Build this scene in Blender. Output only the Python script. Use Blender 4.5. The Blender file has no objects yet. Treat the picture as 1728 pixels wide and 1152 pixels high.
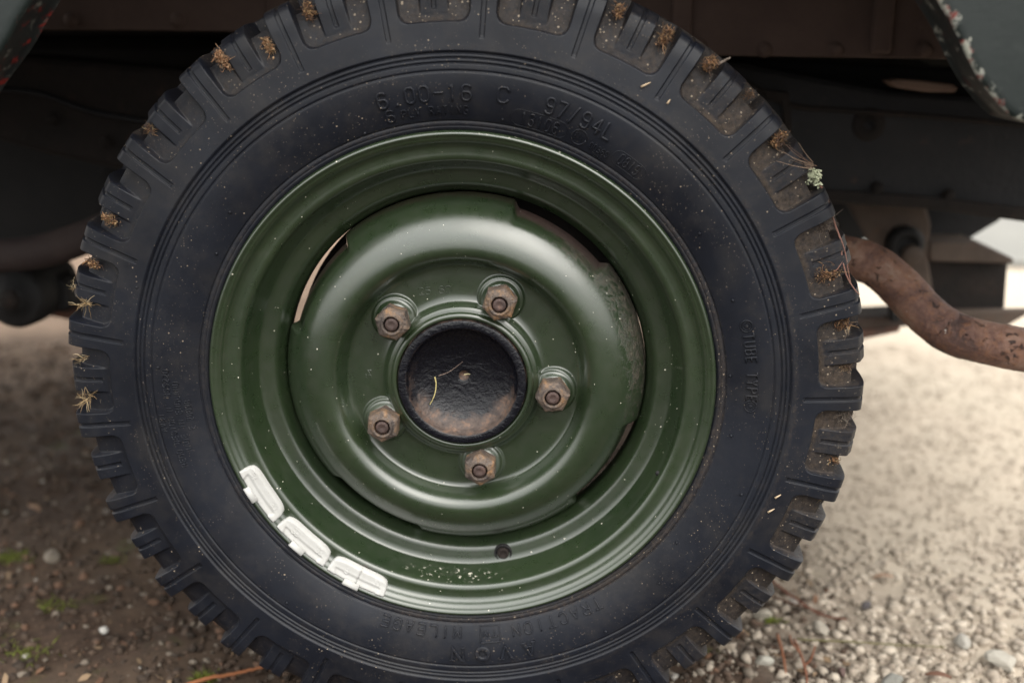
import bpy, bmesh, math, random
import numpy as np
from mathutils import Matrix, Vector
rng = np.random.default_rng(7)
random.seed(7)
R = math.radians
H = 0.352                      # hub height above the ground
sc = bpy.context.scene
col = sc.collection

# ------------------------------------------------------------------ camera
FPX, CAM = 1827.84, np.array([85.14, -890.7, 298.9])
PIT, YAW, ROL = 0.2791, -0.045, 0.0016
cp, sp_, cy, sy = math.cos(PIT), math.sin(PIT), math.cos(YAW), math.sin(YAW)
FW = np.array([sy*cp, cy*cp, -sp_]); RT = np.array([cy, -sy, 0.0]); UP = np.cross(RT, FW)
RT, UP = math.cos(ROL)*RT+math.sin(ROL)*UP, -math.sin(ROL)*RT+math.cos(ROL)*UP
cam = bpy.data.cameras.new('camera'); co = bpy.data.objects.new('camera', cam); col.objects.link(co)
cam.sensor_width = 36; cam.lens = FPX/1728*36; cam.clip_start = 0.02; cam.clip_end = 500
co.matrix_world = Matrix(((RT[0], UP[0], -FW[0], CAM[0]/1000), (RT[1], UP[1], -FW[1], CAM[1]/1000),
                          (RT[2], UP[2], -FW[2], CAM[2]/1000+H), (0, 0, 0, 1)))
cam.dof.use_dof = True; cam.dof.focus_distance = 0.935; cam.dof.aperture_fstop = 2.7
sc.camera = co
def at(u, v, y=None, z=None):          # point (mm, hub origin) seen at photo pixel u,v on a depth or height plane
    d = FW+RT*(u-864)/FPX-UP*(v-576)/FPX
    t = (y-CAM[1])/d[1] if y is not None else (z-CAM[2])/d[2]
    return CAM+t*d
# ------------------------------------------------------------------ sky and sun
SUN_EL, SUN_AZ = 50.0, 140.0           # azimuth clockwise from +Y
w = bpy.data.worlds.new('World'); sc.world = w; w.use_nodes = True
nt = w.node_tree; nt.nodes.clear()
sky = nt.nodes.new('ShaderNodeTexSky'); sky.sky_type = 'NISHITA'; sky.sun_disc = False
sky.sun_elevation = R(SUN_EL); sky.sun_rotation = R(SUN_AZ); sky.dust_density = 4; sky.ozone_density = 1; sky.air_density = 1
hs = nt.nodes.new('ShaderNodeHueSaturation'); hs.inputs['Saturation'].default_value = 0.22
bg = nt.nodes.new('ShaderNodeBackground'); bg.inputs[1].default_value = 0.15
wo = nt.nodes.new('ShaderNodeOutputWorld')
nt.links.new(sky.outputs[0], hs.inputs['Color']); tcw = nt.nodes.new('ShaderNodeTexCoord'); mpw = nt.nodes.new('ShaderNodeMapping'); mpw.inputs['Scale'].default_value = (1.2, 1.2, 2.6); nt.links.new(tcw.outputs['Generated'], mpw.inputs['Vector'])
nzw = nt.nodes.new('ShaderNodeTexNoise'); nzw.inputs['Scale'].default_value = 1.7; nzw.inputs['Detail'].default_value = 5; nt.links.new(mpw.outputs[0], nzw.inputs['Vector'])
crw = nt.nodes.new('ShaderNodeValToRGB'); crw.color_ramp.elements[0].position = .3; crw.color_ramp.elements[0].color = (.78, .79, .80, 1); crw.color_ramp.elements[1].position = .7; crw.color_ramp.elements[1].color = (1, .975, .91, 1)
nt.links.new(nzw.outputs['Fac'], crw.inputs[0])
clw = nt.nodes.new('ShaderNodeVectorMath'); clw.operation = 'SCALE'; clw.inputs['Scale'].default_value = 15; nt.links.new(crw.outputs[0], clw.inputs[0])
mxw = nt.nodes.new('ShaderNodeMix'); mxw.data_type = 'RGBA'; mxw.inputs[0].default_value = .8      # overcast: cloud sheet over the clear sky
nt.links.new(hs.outputs[0], mxw.inputs[6]); nt.links.new(clw.outputs[0], mxw.inputs[7])
sxw = nt.nodes.new('ShaderNodeSeparateXYZ'); nt.links.new(tcw.outputs['Generated'], sxw.inputs[0])
mrw = nt.nodes.new('ShaderNodeMapRange'); mrw.inputs['To Min'].default_value = .22; mrw.inputs['To Max'].default_value = 1.0; nt.links.new(sxw.outputs[2], mrw.inputs['Value'])
grw = nt.nodes.new('ShaderNodeVectorMath'); grw.operation = 'SCALE'; nt.links.new(mxw.outputs[2], grw.inputs[0]); nt.links.new(mrw.outputs[0], grw.inputs['Scale'])   # overcast gradient, horizon darkened beyond the usual to deepen shade on downward faces
nt.links.new(grw.outputs[0], bg.inputs[0]); nt.links.new(bg.outputs[0], wo.inputs[0])
sl = bpy.data.lights.new('sun', 'SUN'); so = bpy.data.objects.new('sun', sl); col.objects.link(so)
sl.energy = 0.5; sl.angle = R(55); sl.color = (1.0, 0.93, 0.82)
az = R(SUN_AZ); el = R(SUN_EL)
sd = Vector((math.sin(az)*math.cos(el), math.cos(az)*math.cos(el), math.sin(el)))
so.rotation_euler = sd.to_track_quat('Z', 'Y').to_euler()
so.location = (2, -3, 4)
sc.view_settings.view_transform = 'Standard'; sc.view_settings.look = 'None'
sc.view_settings.exposure = 1.55; sc.view_settings.gamma = 1

# ------------------------------------------------------------------ helpers
def tag(o, label=None, cat=None, group=None, kind=None):
    if label: o['label'] = label
    if cat: o['category'] = cat
    if group: o['group'] = group
    if kind: o['kind'] = kind
    return o
def empty(name, loc=(0, 0, 0), parent=None):          # loc in mm, hub origin
    o = bpy.data.objects.new(name, None); col.objects.link(o); o.empty_display_size = .05
    l = Vector([c/1000 for c in loc])
    o['w'] = list(l)
    if parent: o.parent = parent; o.location = l-Vector(parent['w'])
    else: o.location = l+Vector((0, 0, H))
    return o
def mesh(name, V, F, m, parent=None, smooth=False, attrs=None, normals=None):
    V = np.asarray(V, float)/1000
    org = np.zeros(3)
    if parent is None:
        org = np.array([V[:, 0].mean(), V[:, 1].mean(), V[:, 2].min()]) if len(V) else org
        V = V-org
    elif 'w' in parent: V = V-np.array(parent['w'])
    me = bpy.data.meshes.new(name)
    if isinstance(F, np.ndarray):
        n, k = F.shape
        me.vertices.add(len(V)); me.vertices.foreach_set('co', V.ravel())
        me.loops.add(n*k); me.loops.foreach_set('vertex_index', F.ravel().astype(np.int32))
        me.polygons.add(n); me.polygons.foreach_set('loop_start', np.arange(0, n*k, k, dtype=np.int32))
        me.polygons.foreach_set('loop_total', np.full(n, k, np.int32)); me.update(calc_edges=True)
    else:
        me.from_pydata([tuple(v) for v in V], [], [tuple(int(i) for i in f) for f in F]); me.update()
    if smooth: me.polygons.foreach_set('use_smooth', np.ones(len(me.polygons), bool))
    if attrs:
        for k, a in attrs.items():
            a = np.asarray(a, float)
            if a.ndim == 1:
                at_ = me.attributes.new(k, 'FLOAT', 'POINT'); at_.data.foreach_set('value', a)
            else:
                at_ = me.attributes.new(k, 'FLOAT_COLOR', 'POINT'); at_.data.foreach_set('color', np.c_[a, np.ones(len(a))].ravel())
    if normals is not None: me.normals_split_custom_set_from_vertices([tuple(n) for n in normals])
    me.materials.append(m)
    o = bpy.data.objects.new(name, me); col.objects.link(o)
    if parent is not None: o.parent = parent; o['w'] = list(parent['w']) if 'w' in parent else [0, 0, 0]
    else: o.location = Vector(org)+Vector((0, 0, H)); o['w'] = list(org)
    return o
def bevel(o, wmm, seg=2):
    b = o.modifiers.new('bevel', 'BEVEL'); b.width = wmm/1000; b.segments = seg; b.limit_method = 'ANGLE'; b.angle_limit = R(35)
    return o
def extrude_xz(pts, y0, y1):
    """closed outline in x,z (mm) extruded along y"""
    n = len(pts); V = [(p[0], y0, p[1]) for p in pts]+[(p[0], y1, p[1]) for p in pts]
    F = [list(range(n)), list(range(2*n-1, n-1, -1))]+[[i, i+n, (i+1) % n+n, (i+1) % n] for i in range(n)]
    return V, F
def fixn(o):
    bm = bmesh.new(); bm.from_mesh(o.data); bmesh.ops.recalc_face_normals(bm, faces=bm.faces); bm.to_mesh(o.data); bm.free(); return o
def plate(name, pts, y0, y1, m, parent=None, bv=2):
    return bevel(fixn(mesh(name, *extrude_xz(pts, y0, y1), m, parent)), bv)
def grid_faces(nr, nc, wrap=True, off=0):
    i = np.arange(nr-1)[:, None]; j = np.arange(nc if wrap else nc-1)[None, :]
    jn = (j+1) % nc
    a = i*nc+j; b = i*nc+jn; c = (i+1)*nc+jn; d = (i+1)*nc+j
    return np.stack([a, d, c, b], -1).reshape(-1, 4)+off
def lathe(name, prof, m, parent=None, n=256, cx=0, cz=0, attrs=None, flip=False):
    prof = np.array(prof, float); a = np.linspace(0, 2*np.pi, n, endpoint=False)
    V = np.stack([cx+prof[:, 0][:, None]*np.cos(a), np.repeat(prof[:, 1][:, None], n, 1), cz+prof[:, 0][:, None]*np.sin(a)], -1).reshape(-1, 3)
    F = grid_faces(len(prof), n)
    if flip: F = F[:, ::-1]
    return mesh(name, V, F, m, parent, True, attrs)
def spline(pts, step=None, n=None):
    """Catmull-Rom through points, resampled"""
    P = np.array(pts, float); P = np.vstack([2*P[0]-P[1], P, 2*P[-1]-P[-2]]); out = []
    k = n or 8
    for i in range(1, len(P)-2):
        for t in np.linspace(0, 1, k, endpoint=False):
            out.append(.5*((2*P[i])+(-P[i-1]+P[i+1])*t+(2*P[i-1]-5*P[i]+4*P[i+1]-P[i+2])*t*t+(-P[i-1]+3*P[i]-3*P[i+1]+P[i+2])*t**3))
    out.append(P[-2]); return np.array(out)
def tube(path, rad, n=12, caps=True):
    P = np.array(path, float); m = len(P); rad = np.broadcast_to(rad, (m,))
    T = np.gradient(P, axis=0); T /= np.linalg.norm(T, axis=1)[:, None]+1e-9
    u = np.cross(T[0], [0.3, .2, 1.0]); u /= np.linalg.norm(u); V = []
    for i in range(m):
        u = u-T[i]*(u@T[i]); u /= np.linalg.norm(u)+1e-9; v = np.cross(T[i], u)
        a = np.linspace(0, 2*np.pi, n, endpoint=False)
        V.append(P[i]+rad[i]*(np.cos(a)[:, None]*u+np.sin(a)[:, None]*v))
    V = np.vstack(V); F = [list(f) for f in grid_faces(m, n)]
    if caps: F += [list(range(n)), list(range(m*n-1, m*n-n-1, -1))]
    return V, F
class Acc:
    def __init__(s): s.V = []; s.F = []; s.n = 0
    def add(s, V, F):
        V = np.asarray(V, float); s.V.append(V); s.F += [[int(i)+s.n for i in f] for f in F]; s.n += len(V); return s
    def build(s, name, m, parent=None, smooth=True): return mesh(name, np.vstack(s.V), s.F, m, parent, smooth)
def sstep(a, b, x):
    t = np.clip((x-a)/(b-a), 0, 1); return t*t*(3-2*t)

# ------------------------------------------------------------------ materials
class M:
    def __init__(s, name):
        s.m = bpy.data.materials.new(name); s.m.use_nodes = True; s.t = s.m.node_tree
        s.b = s.t.nodes['Principled BSDF']; s.tc = s.t.nodes.new('ShaderNodeTexCoord')
        g = s.t.nodes.new('ShaderNodeNewGeometry'); s.pos = g.outputs['Position']
    def n(s, ty, **k):
        nd = s.t.nodes.new(ty)
        for a, b in k.items(): setattr(nd, a, b)
        return nd
    def L(s, a, b): s.t.links.new(a, b)
    def noise(s, scale, detail=6, rough=.55, dist=0, vec=None):
        nd = s.n('ShaderNodeTexNoise'); nd.inputs['Scale'].default_value = scale; nd.inputs['Detail'].default_value = detail
        nd.inputs['Roughness'].default_value = rough; nd.inputs['Distortion'].default_value = dist
        s.L(vec or s.pos, nd.inputs['Vector']); return nd.outputs['Fac']
    def vor(s, scale, feature='F1', vec=None, out='Distance', rnd=1):
        nd = s.n('ShaderNodeTexVoronoi'); nd.feature = feature; nd.inputs['Scale'].default_value = scale; nd.inputs['Randomness'].default_value = rnd
        s.L(vec or s.pos, nd.inputs['Vector']); return nd.outputs[out]
    def ramp(s, fac, *stops):
        nd = s.n('ShaderNodeValToRGB'); r = nd.color_ramp
        while len(r.elements) < len(stops): r.elements.new(.5)
        for e, (p, c) in zip(r.elements, stops):
            e.position = p; e.color = (c, c, c, 1) if isinstance(c, (int, float)) else (*c, 1)
        s.L(fac, nd.inputs[0]); return nd.outputs[0]
    def mix(s, fac, a, b):
        nd = s.n('ShaderNodeMix', data_type='RGBA')
        for v, i in ((fac, 0), (a, 6), (b, 7)):
            if isinstance(v, (int, float)): nd.inputs[i].default_value = v if i == 0 else (v, v, v, 1)
            elif isinstance(v, tuple): nd.inputs[i].default_value = (*v, 1)
            else: s.L(v, nd.inputs[i])
        return nd.outputs[2]
    def math(s, op, a, b=0, c=None, clamp=False):
        nd = s.n('ShaderNodeMath', operation=op); nd.use_clamp = clamp
        for i, v in enumerate((a, b) if c is None else (a, b, c)):
            if isinstance(v, (int, float)): nd.inputs[i].default_value = v
            else: s.L(v, nd.inputs[i])
        return nd.outputs[0]
    def attr(s, name, out='Fac'):
        nd = s.n('ShaderNodeAttribute'); nd.attribute_name = name; return nd.outputs[out]
    def bump(s, h, dist, strength=1, nrm=None):
        nd = s.n('ShaderNodeBump'); nd.inputs['Distance'].default_value = dist; nd.inputs['Strength'].default_value = strength
        s.L(h, nd.inputs['Height'])
        if nrm: s.L(nrm, nd.inputs['Normal'])
        s.L(nd.outputs[0], s.b.inputs['Normal']); return nd.outputs[0]
    def col(s, c):
        if isinstance(c, tuple): s.b.inputs['Base Color'].default_value = (*c, 1)
        else: s.L(c, s.b.inputs['Base Color'])
    def rough(s, r):
        if isinstance(r, (int, float)): s.b.inputs['Roughness'].default_value = r
        else: s.L(r, s.b.inputs['Roughness'])
    def set(s, **k):
        for a, v in k.items(): s.b.inputs[a.replace('_', ' ')].default_value = v
    def specks(s, scale, size, keep, vec=None):
        """mask of small random dots"""
        v = s.n('ShaderNodeTexVoronoi'); v.inputs['Scale'].default_value = scale; s.L(vec or s.pos, v.inputs['Vector'])
        sep = s.n('ShaderNodeSeparateColor'); s.L(v.outputs['Color'], sep.inputs[0])
        rad = s.math('MULTIPLY', sep.outputs[1], size)
        m1 = s.math('LESS_THAN', v.outputs['Distance'], rad)
        m2 = s.math('LESS_THAN', sep.outputs[0], keep)
        return s.math('MULTIPLY', m1, m2)

def mat_rubber():
    m = M('tyre_rubber')
    n1 = m.noise(9, 4); n2 = m.noise(60, 8, .65); n3 = m.noise(420, 5, .7)
    base = m.mix(m.ramp(n1, (.36, 0), (.64, 1)), (.0034, .0043, .0080), (.0085, .0102, .0158))
    base = m.mix(m.math('MULTIPLY', m.ramp(m.noise(16, 6, .62, .4), (.50, 0), (.68, .45)), m.ramp(m.noise(130, 4, .6), (.3, .4), (.7, 1))), base, (.030, .027, .025))
    base = m.mix(m.ramp(n2, (.5, 0), (.8, .35)), base, (.030, .026, .024))          # dusty film
    # rubbed streaks
    mp = m.n('ShaderNodeMapping'); mp.inputs['Scale'].default_value = (1, 1, 5); mp.inputs['Rotation'].default_value = (0, .5, 0)
    m.L(m.pos, mp.inputs['Vector']); st = m.noise(150, 3, .6, vec=mp.outputs[0])
    base = m.mix(m.ramp(st, (.64, 0), (.74, .2)), base, (.04, .037, .034))
    dirt = m.attr('dirt')
    dn = m.noise(190, 7, .75); dm = m.math('MULTIPLY_ADD', dn, 3.4, -1.75)
    dmask = m.math('ADD', m.math('MULTIPLY', dirt, 1.0), m.math('MULTIPLY', dm, .5), clamp=True)
    dmask = m.math('MULTIPLY', dmask, m.ramp(dirt, (.02, 0), (.2, 1)))
    dcol = m.mix(m.ramp(m.noise(230, 7, .75), (.35, 0), (.7, 1)), (.010, .0075, .006), (.080, .058, .042))
    c = m.mix(dmask, base, dcol)
    sp = m.math('MULTIPLY', m.specks(380, .30, .10), m.ramp(m.noise(13, 4, .6), (.48, .05), (.60, 1)))
    sp2 = m.math('MULTIPLY', m.specks(420, .42, .22), m.ramp(dirt, (.12, 0), (.4, 1)))
    sp3 = m.math('MULTIPLY', m.specks(900, .45, .10), m.ramp(m.noise(25, 3), (.45, 0), (.62, 1)))
    s_ = m.math('ADD', m.math('ADD', sp, sp2), m.math('MULTIPLY', sp3, .45), clamp=True)
    c = m.mix(s_, c, (.25, .20, .15))
    m.col(c)
    m.rough(m.math('ADD', m.math('MULTIPLY_ADD', n2, .22, .36), m.math('MULTIPLY', dmask, .4), clamp=True))
    m.set(Specular_IOR_Level=.32)
    h = m.math('ADD', m.math('MULTIPLY', n3, .18), m.math('ADD', m.math('MULTIPLY', dmask, 1.2), m.math('MULTIPLY', n2, .5)))
    h = m.math('ADD', h, m.math('MULTIPLY', s_, 1.0))
    m.bump(h, .0006, .55); return m.m
def mat_green():
    m = M('green_wheel_paint')
    n1 = m.noise(14, 4); n2 = m.noise(90, 6, .6); n3 = m.noise(260, 3)
    base = m.mix(m.ramp(n1, (.3, 0), (.7, 1)), (.0135, .0245, .0105), (.0205, .0330, .0140))
    base = m.mix(m.ramp(n2, (.45, 0), (.8, .3)), base, (.038, .040, .030))
    grime = m.attr('dirt')
    gm = m.math('MULTIPLY_ADD', m.noise(150, 9, .8, .6), 6.5, -3.95)
    gm = m.math('ADD', gm, m.math('MULTIPLY', grime, 1.6)); gm = m.math('MULTIPLY', gm, m.ramp(grime, (.05, 0), (.45, 1)), clamp=True)
    c = m.mix(m.math('MULTIPLY', gm, .85), base, m.mix(m.ramp(m.noise(210, 9, .82, .5), (.40, 0), (.62, 1)), (.008, .0065, .005), (.105, .078, .052)))
    rust = m.attr('rust')
    rm = m.math('MULTIPLY_ADD', m.noise(300, 6, .7), 1.5, -.75); rm = m.math('ADD', m.math('MULTIPLY', rust, 1.3), rm); rm = m.math('MULTIPLY', rm, m.ramp(rust, (.02, 0), (.3, 1)), clamp=True)
    c = m.mix(rm, c, m.mix(m.noise(500, 4), (.012, .006, .005), (.05, .02, .012)))
    s1 = m.specks(150, .12, .07); s2 = m.specks(420, .25, .03); chp = m.math('MULTIPLY', m.ramp(m.noise(210, 5, .68), (.60, 0), (.625, 1)), m.ramp(m.attr('chips'), (.15, 0), (.6, 1)))
    s_ = m.math('ADD', m.math('ADD', s1, s2), chp, clamp=True)
    c = m.mix(s_, c, (.6, .57, .48))
    m.col(c)
    r = m.math('ADD', m.math('MULTIPLY_ADD', n2, .22, .19), m.math('MULTIPLY', m.math('ADD', gm, rm, clamp=True), .45), clamp=True)
    m.rough(r); m.set(Specular_IOR_Level=.75, Coat_Weight=.8, Coat_Roughness=.19)
    h = m.math('ADD', m.math('MULTIPLY', n3, .30), m.math('ADD', m.math('MULTIPLY', m.math('MULTIPLY', gm, m.noise(260, 6, .8)), 2.6), m.math('MULTIPLY', s_, .8)))
    h = m.math('ADD', h, m.math('MULTIPLY', m.noise(900, 2), .08))
    m.bump(h, .0005, .5); return m.m
def mat_nut(name='rusty_nut_iron', dark=False):
    m = M(name); n1 = m.noise(95, 6, .65, .4); n2 = m.noise(700, 5, .7)
    if dark: c = m.ramp(n1, (.3, (.03, .02, .018)), (.6, (.075, .045, .038)), (.8, (.16, .085, .055)))
    else: c = m.ramp(n1, (.34, (.045, .035, .031)), (.48, (.100, .076, .062)), (.60, (.165, .105, .065)), (.70, (.30, .165, .08)))
    c = m.mix(m.ramp(n2, (.6, 0), (.75, .5)), c, (.05, .03, .025))
    m.col(c); m.rough(m.math('MULTIPLY_ADD', n2, .3, .45)); m.set(Metallic=.15)
    m.bump(m.math('ADD', n2, m.math('MULTIPLY', n1, 1.0)), .0009, .7); return m.m
def mat_hub():
    m = M('hub_cap_black_paint')
    n1 = m.noise(70, 6, .7, .6); n2 = m.noise(330, 5, .65); rust = m.attr('rust')
    mp = m.n('ShaderNodeMapping'); mp.inputs['Scale'].default_value = (1, 1, 1.6); mp.inputs['Rotation'].default_value = (0, .45, 0); m.L(m.pos, mp.inputs['Vector'])
    ham = m.noise(95, 5, .62, 1.2, vec=mp.outputs[0])
    k = m.math('ADD', m.math('MULTIPLY', rust, 1.25), m.math('MULTIPLY_ADD', n1, 3.6, -2.0), clamp=True); k = m.math('MULTIPLY', k, m.ramp(rust, (.03, 0), (.3, 1)))
    rc = m.ramp(m.noise(120, 7, .75), (.3, (.035, .024, .021)), (.5, (.085, .062, .052)), (.60, (.14, .082, .055)), (.72, (.20, .165, .14)))
    c = m.mix(k, (.0035, .0037, .0065), rc)
    m.col(c); m.rough(m.math('ADD', m.math('MULTIPLY', k, .3), m.math('MULTIPLY_ADD', n2, .25, .13), clamp=True)); m.set(Specular_IOR_Level=.40)
    m.bump(m.math('ADD', m.math('MULTIPLY', ham, 1.1), m.math('MULTIPLY', n2, .6)), .0012, .8); return m.m
def mat_simple(name, c1, c2, scale, rough=.6, bump=.001, bs=.5, rust=None, metal=0, detail=7, spec=.4):
    m = M(name); n1 = m.noise(scale, detail, .65); n2 = m.noise(scale*7, 5, .7)
    c = m.mix(m.ramp(n1, (.35, 0), (.65, 1)), c1, c2)
    if rust: c = m.mix(m.ramp(m.noise(scale*2.3, 7, .7), (rust[0], 0), (rust[0]+.12, 1)), c, rust[1])
    m.col(c); m.rough(rough); m.set(Metallic=metal, Specular_IOR_Level=spec)
    m.bump(m.math('ADD', n2, n1), bump, bs); return m.m
def mat_pipe():
    m = M('rusty_exhaust_steel'); n1 = m.noise(22, 8, .7, .5); n2 = m.noise(110, 8, .72, .3); n3 = m.noise(500, 4, .7)
    c = m.ramp(n1, (.36, (.060, .032, .027)), (.46, (.145, .074, .055)), (.56, (.25, .135, .095)), (.68, (.34, .245, .185)))
    c = m.mix(m.ramp(n2, (.50, 0), (.62, .7)), c, (.25, .115, .06))
    pits = m.ramp(m.noise(80, 7, .72, .8), (.585, 0), (.63, 1))
    c = m.mix(m.math('MULTIPLY', pits, .85), c, (.03, .018, .017))
    s = m.specks(160, .16, .10); c = m.mix(s, c, (.6, .55, .5))
    m.col(c); m.rough(m.math('MULTIPLY_ADD', n2, .25, .38)); m.set(Specular_IOR_Level=.5)
    h = m.math('SUBTRACT', m.math('ADD', n2, m.math('MULTIPLY', n3, .4)), m.math('MULTIPLY', pits, 1.2))
    m.bump(h, .0030, .85); return m.m
def mat_body():
    m = M('dark_green_body_paint'); e = m.attr('edge'); n1 = m.noise(30, 6, .65); n2 = m.noise(85, 7, .72)
    c = m.mix(n1, (.0040, .0080, .0074), (.0080, .0125, .0115))
    c = m.mix(m.ramp(m.noise(40, 5), (.55, 0), (.8, .3)), c, (.05, .055, .052))
    k = m.math('MULTIPLY_ADD', n2, 3.0, -2.05); k = m.math('ADD', k, m.math('MULTIPLY', e, 1.28))
    chip = m.ramp(k, (.46, 0), (.52, 1))
    under = m.ramp(m.noise(70, 4, .6), (.50, (.26, .26, .22)), (.53, (.12, .012, .009)), (.56, (.12, .012, .009)), (.58, (.22, .22, .19)))
    c = m.mix(chip, c, under)
    d = m.specks(34, .16, .16); c = m.mix(d, c, (.6, .6, .55))
    d2 = m.specks(23, .14, .06); c = m.mix(d2, c, (.45, .04, .03))
    m.col(c); m.rough(m.math('MULTIPLY_ADD', n1, .2, .3)); m.bump(m.math('SUBTRACT', n1, m.math('MULTIPLY', chip, .5)), .0008, .5); return m.m
def mat_lip():
    m = M('chipped_arch_return'); n2 = m.noise(95, 7, .72, .5); sd_ = m.attr('side')
    c = m.mix(m.noise(40, 5), (.005, .006, .006), (.012, .014, .013))
    chip = m.ramp(m.noise(85, 7, .78), (.575, 0), (.61, 1)); c = m.mix(chip, c, (.16, .155, .13))
    red = m.math('MULTIPLY', m.ramp(n2, (.575, 0), (.60, 1)), sd_); c = m.mix(red, c, (.17, .011, .007))
    m.col(c); m.rough(.55); m.bump(n2, .001, .6); return m.m
def mat_ground():
    m = M('ground_earth_and_gravel')
    sx = m.n('ShaderNodeSeparateXYZ'); m.L(m.pos, sx.inputs[0])
    n0 = m.noise(1.6, 5, .6); x = m.math('ADD', sx.outputs[0], m.math('MULTIPLY_ADD', n0, .5, -.25))
    pale = m.n('ShaderNodeMapRange'); pale.inputs['From Min'].default_value = .22; pale.inputs['From Max'].default_value = .50
    m.L(x, pale.inputs['Value'])
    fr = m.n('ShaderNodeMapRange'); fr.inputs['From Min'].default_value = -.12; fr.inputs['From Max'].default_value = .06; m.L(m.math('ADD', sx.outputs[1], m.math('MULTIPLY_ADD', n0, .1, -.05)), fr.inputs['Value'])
    pale = m.math('MULTIPLY', pale.outputs[0], fr.outputs[0])  # pale gravel left out of the unseen front, to cut light bouncing up
    # soil near the tyre in front
    n1 = m.noise(18, 8, .7); n2 = m.noise(75, 8, .75); n3 = m.noise(260, 6, .75); v = m.vor(70); v2 = m.vor(150)
    soil = m.mix(m.ramp(n2, (.35, 0), (.7, 1)), (.027, .0175, .0125), (.082, .053, .037))
    soil = m.mix(m.ramp(m.noise(5, 4), (.45, 0), (.65, .6)), soil, (.10, .07, .048))
    soil = m.mix(m.ramp(m.noise(9, 5, .6), (.60, 0), (.70, .75)), soil, (.05, .06, .012))   # moss
    soil = m.mix(m.specks(60, .3, .18), soil, (.2, .17, .14))
    grav = m.mix(m.ramp(n2, (.3, 0), (.7, 1)), (.345, .288, .228), (.46, .395, .32))
    grav = m.mix(m.ramp(v, (.0, .0), (.75, .25)), grav, (.22, .18, .13))
    grav = m.mix(m.ramp(m.noise(4, 5), (.42, .0), (.6, .45)), grav, (.40, .35, .28))
    far_daylight = m.n('ShaderNodeMapRange'); far_daylight.inputs['From Min'].default_value = .75; far_daylight.inputs['From Max'].default_value = 1.25; m.L(m.math('ADD', sx.outputs[1], m.math('MULTIPLY_ADD', n0, .6, -.3)), far_daylight.inputs['Value'])
    soil = m.mix(far_daylight.outputs[0], soil, m.mix(m.ramp(m.noise(7, 6, .65), (.35, 0), (.65, 1)), (.10, .065, .042), (.24, .165, .115)))  # far soil painted paler tan, standing in for daylight from behind the vehicle
    soil = m.mix(fr.outputs[0], m.mix(m.noise(30, 6), (.012, .009, .007), (.030, .022, .016)), soil)      # unseen earth in front, coloured darker to cut light bounced onto the rim
    c = m.mix(pale, soil, grav)
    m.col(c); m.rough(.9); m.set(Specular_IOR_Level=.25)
    h = m.math('ADD', m.math('MULTIPLY', n1, .5), m.math('ADD', m.math('MULTIPLY', n2, .7), m.math('SUBTRACT', m.math('MULTIPLY', n3, .5), m.math('MULTIPLY', v, .8))))
    m.bump(h, .0014, .5); return m.m
def mat_stone(name, use_attr=True, c=(.5, .45, .38)):
    m = M(name)
    base = m.attr('tint', 'Color') if use_attr else None
    n = m.noise(160, 6, .7)
    cc = m.mix(m.ramp(n, (.35, .25), (.7, 0)), base if use_attr else c, (.10, .08, .06))
    m.col(cc); m.rough(.85); m.set(Specular_IOR_Level=.3); m.bump(n, .001, .6); return m.m
def mat_tint(name, rough=.7):
    m = M(name); n = m.noise(600, 4, .7); m.col(m.mix(m.math('MULTIPLY', n, .35), m.attr('tint', 'Color'), (.06, .04, .025))); m.rough(rough)
    m.set(Specular_IOR_Level=.3); return m.m

RUB = mat_rubber(); GREEN = mat_green(); NUT = mat_nut(); STUD = mat_nut('dark_stud_iron', True); HUB = mat_hub(); PIPE = mat_pipe()
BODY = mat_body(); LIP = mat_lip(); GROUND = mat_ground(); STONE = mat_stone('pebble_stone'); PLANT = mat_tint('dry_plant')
LEAD = mat_simple('white_painted_weight', (.42, .417, .403), (.385, .38, .362), 120, .5, .0002, .3, rust=(.63, (.20, .15, .10)))
BROWN = mat_simple('brown_muddy_panel', (.060, .037, .030), (.085, .054, .043), 12, .85, .002, .4)
RAIL = mat_simple('black_chassis_paint', (.005, .0055, .0075), (.012, .0115, .013), 16, .6, .003, .6, rust=(.62, (.05, .026, .018)))
RAILB = mat_simple('rusty_black_chassis', (.006, .0042, .0035), (.015, .0095, .0072), 20, .8, .003, .6, rust=(.60, (.04, .021, .014)))
DARK = mat_simple('oily_black_metal', (.006, .006, .007), (.012, .011, .011), 15, .7, .003, .5)
GREYB = mat_simple('dusty_grey_bracket', (.060, .043, .034), (.10, .074, .058), 14, .8, .002, .5, rust=(.60, (.10, .05, .03)))
RUSTL = mat_simple('rusty_leaf_spring', (.08, .05, .04), (.20, .09, .055), 30, .7, .002, .5, rust=(.58, (.26, .10, .05)))
TANB = mat_simple('tan_dusty_bracket', (.13, .08, .06), (.20, .135, .105), 14, .8, .002, .4)
CONC = mat_simple('pale_concrete', (.14, .137, .125), (.17, .166, .15), 6, .9, .002, .3)

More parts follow.
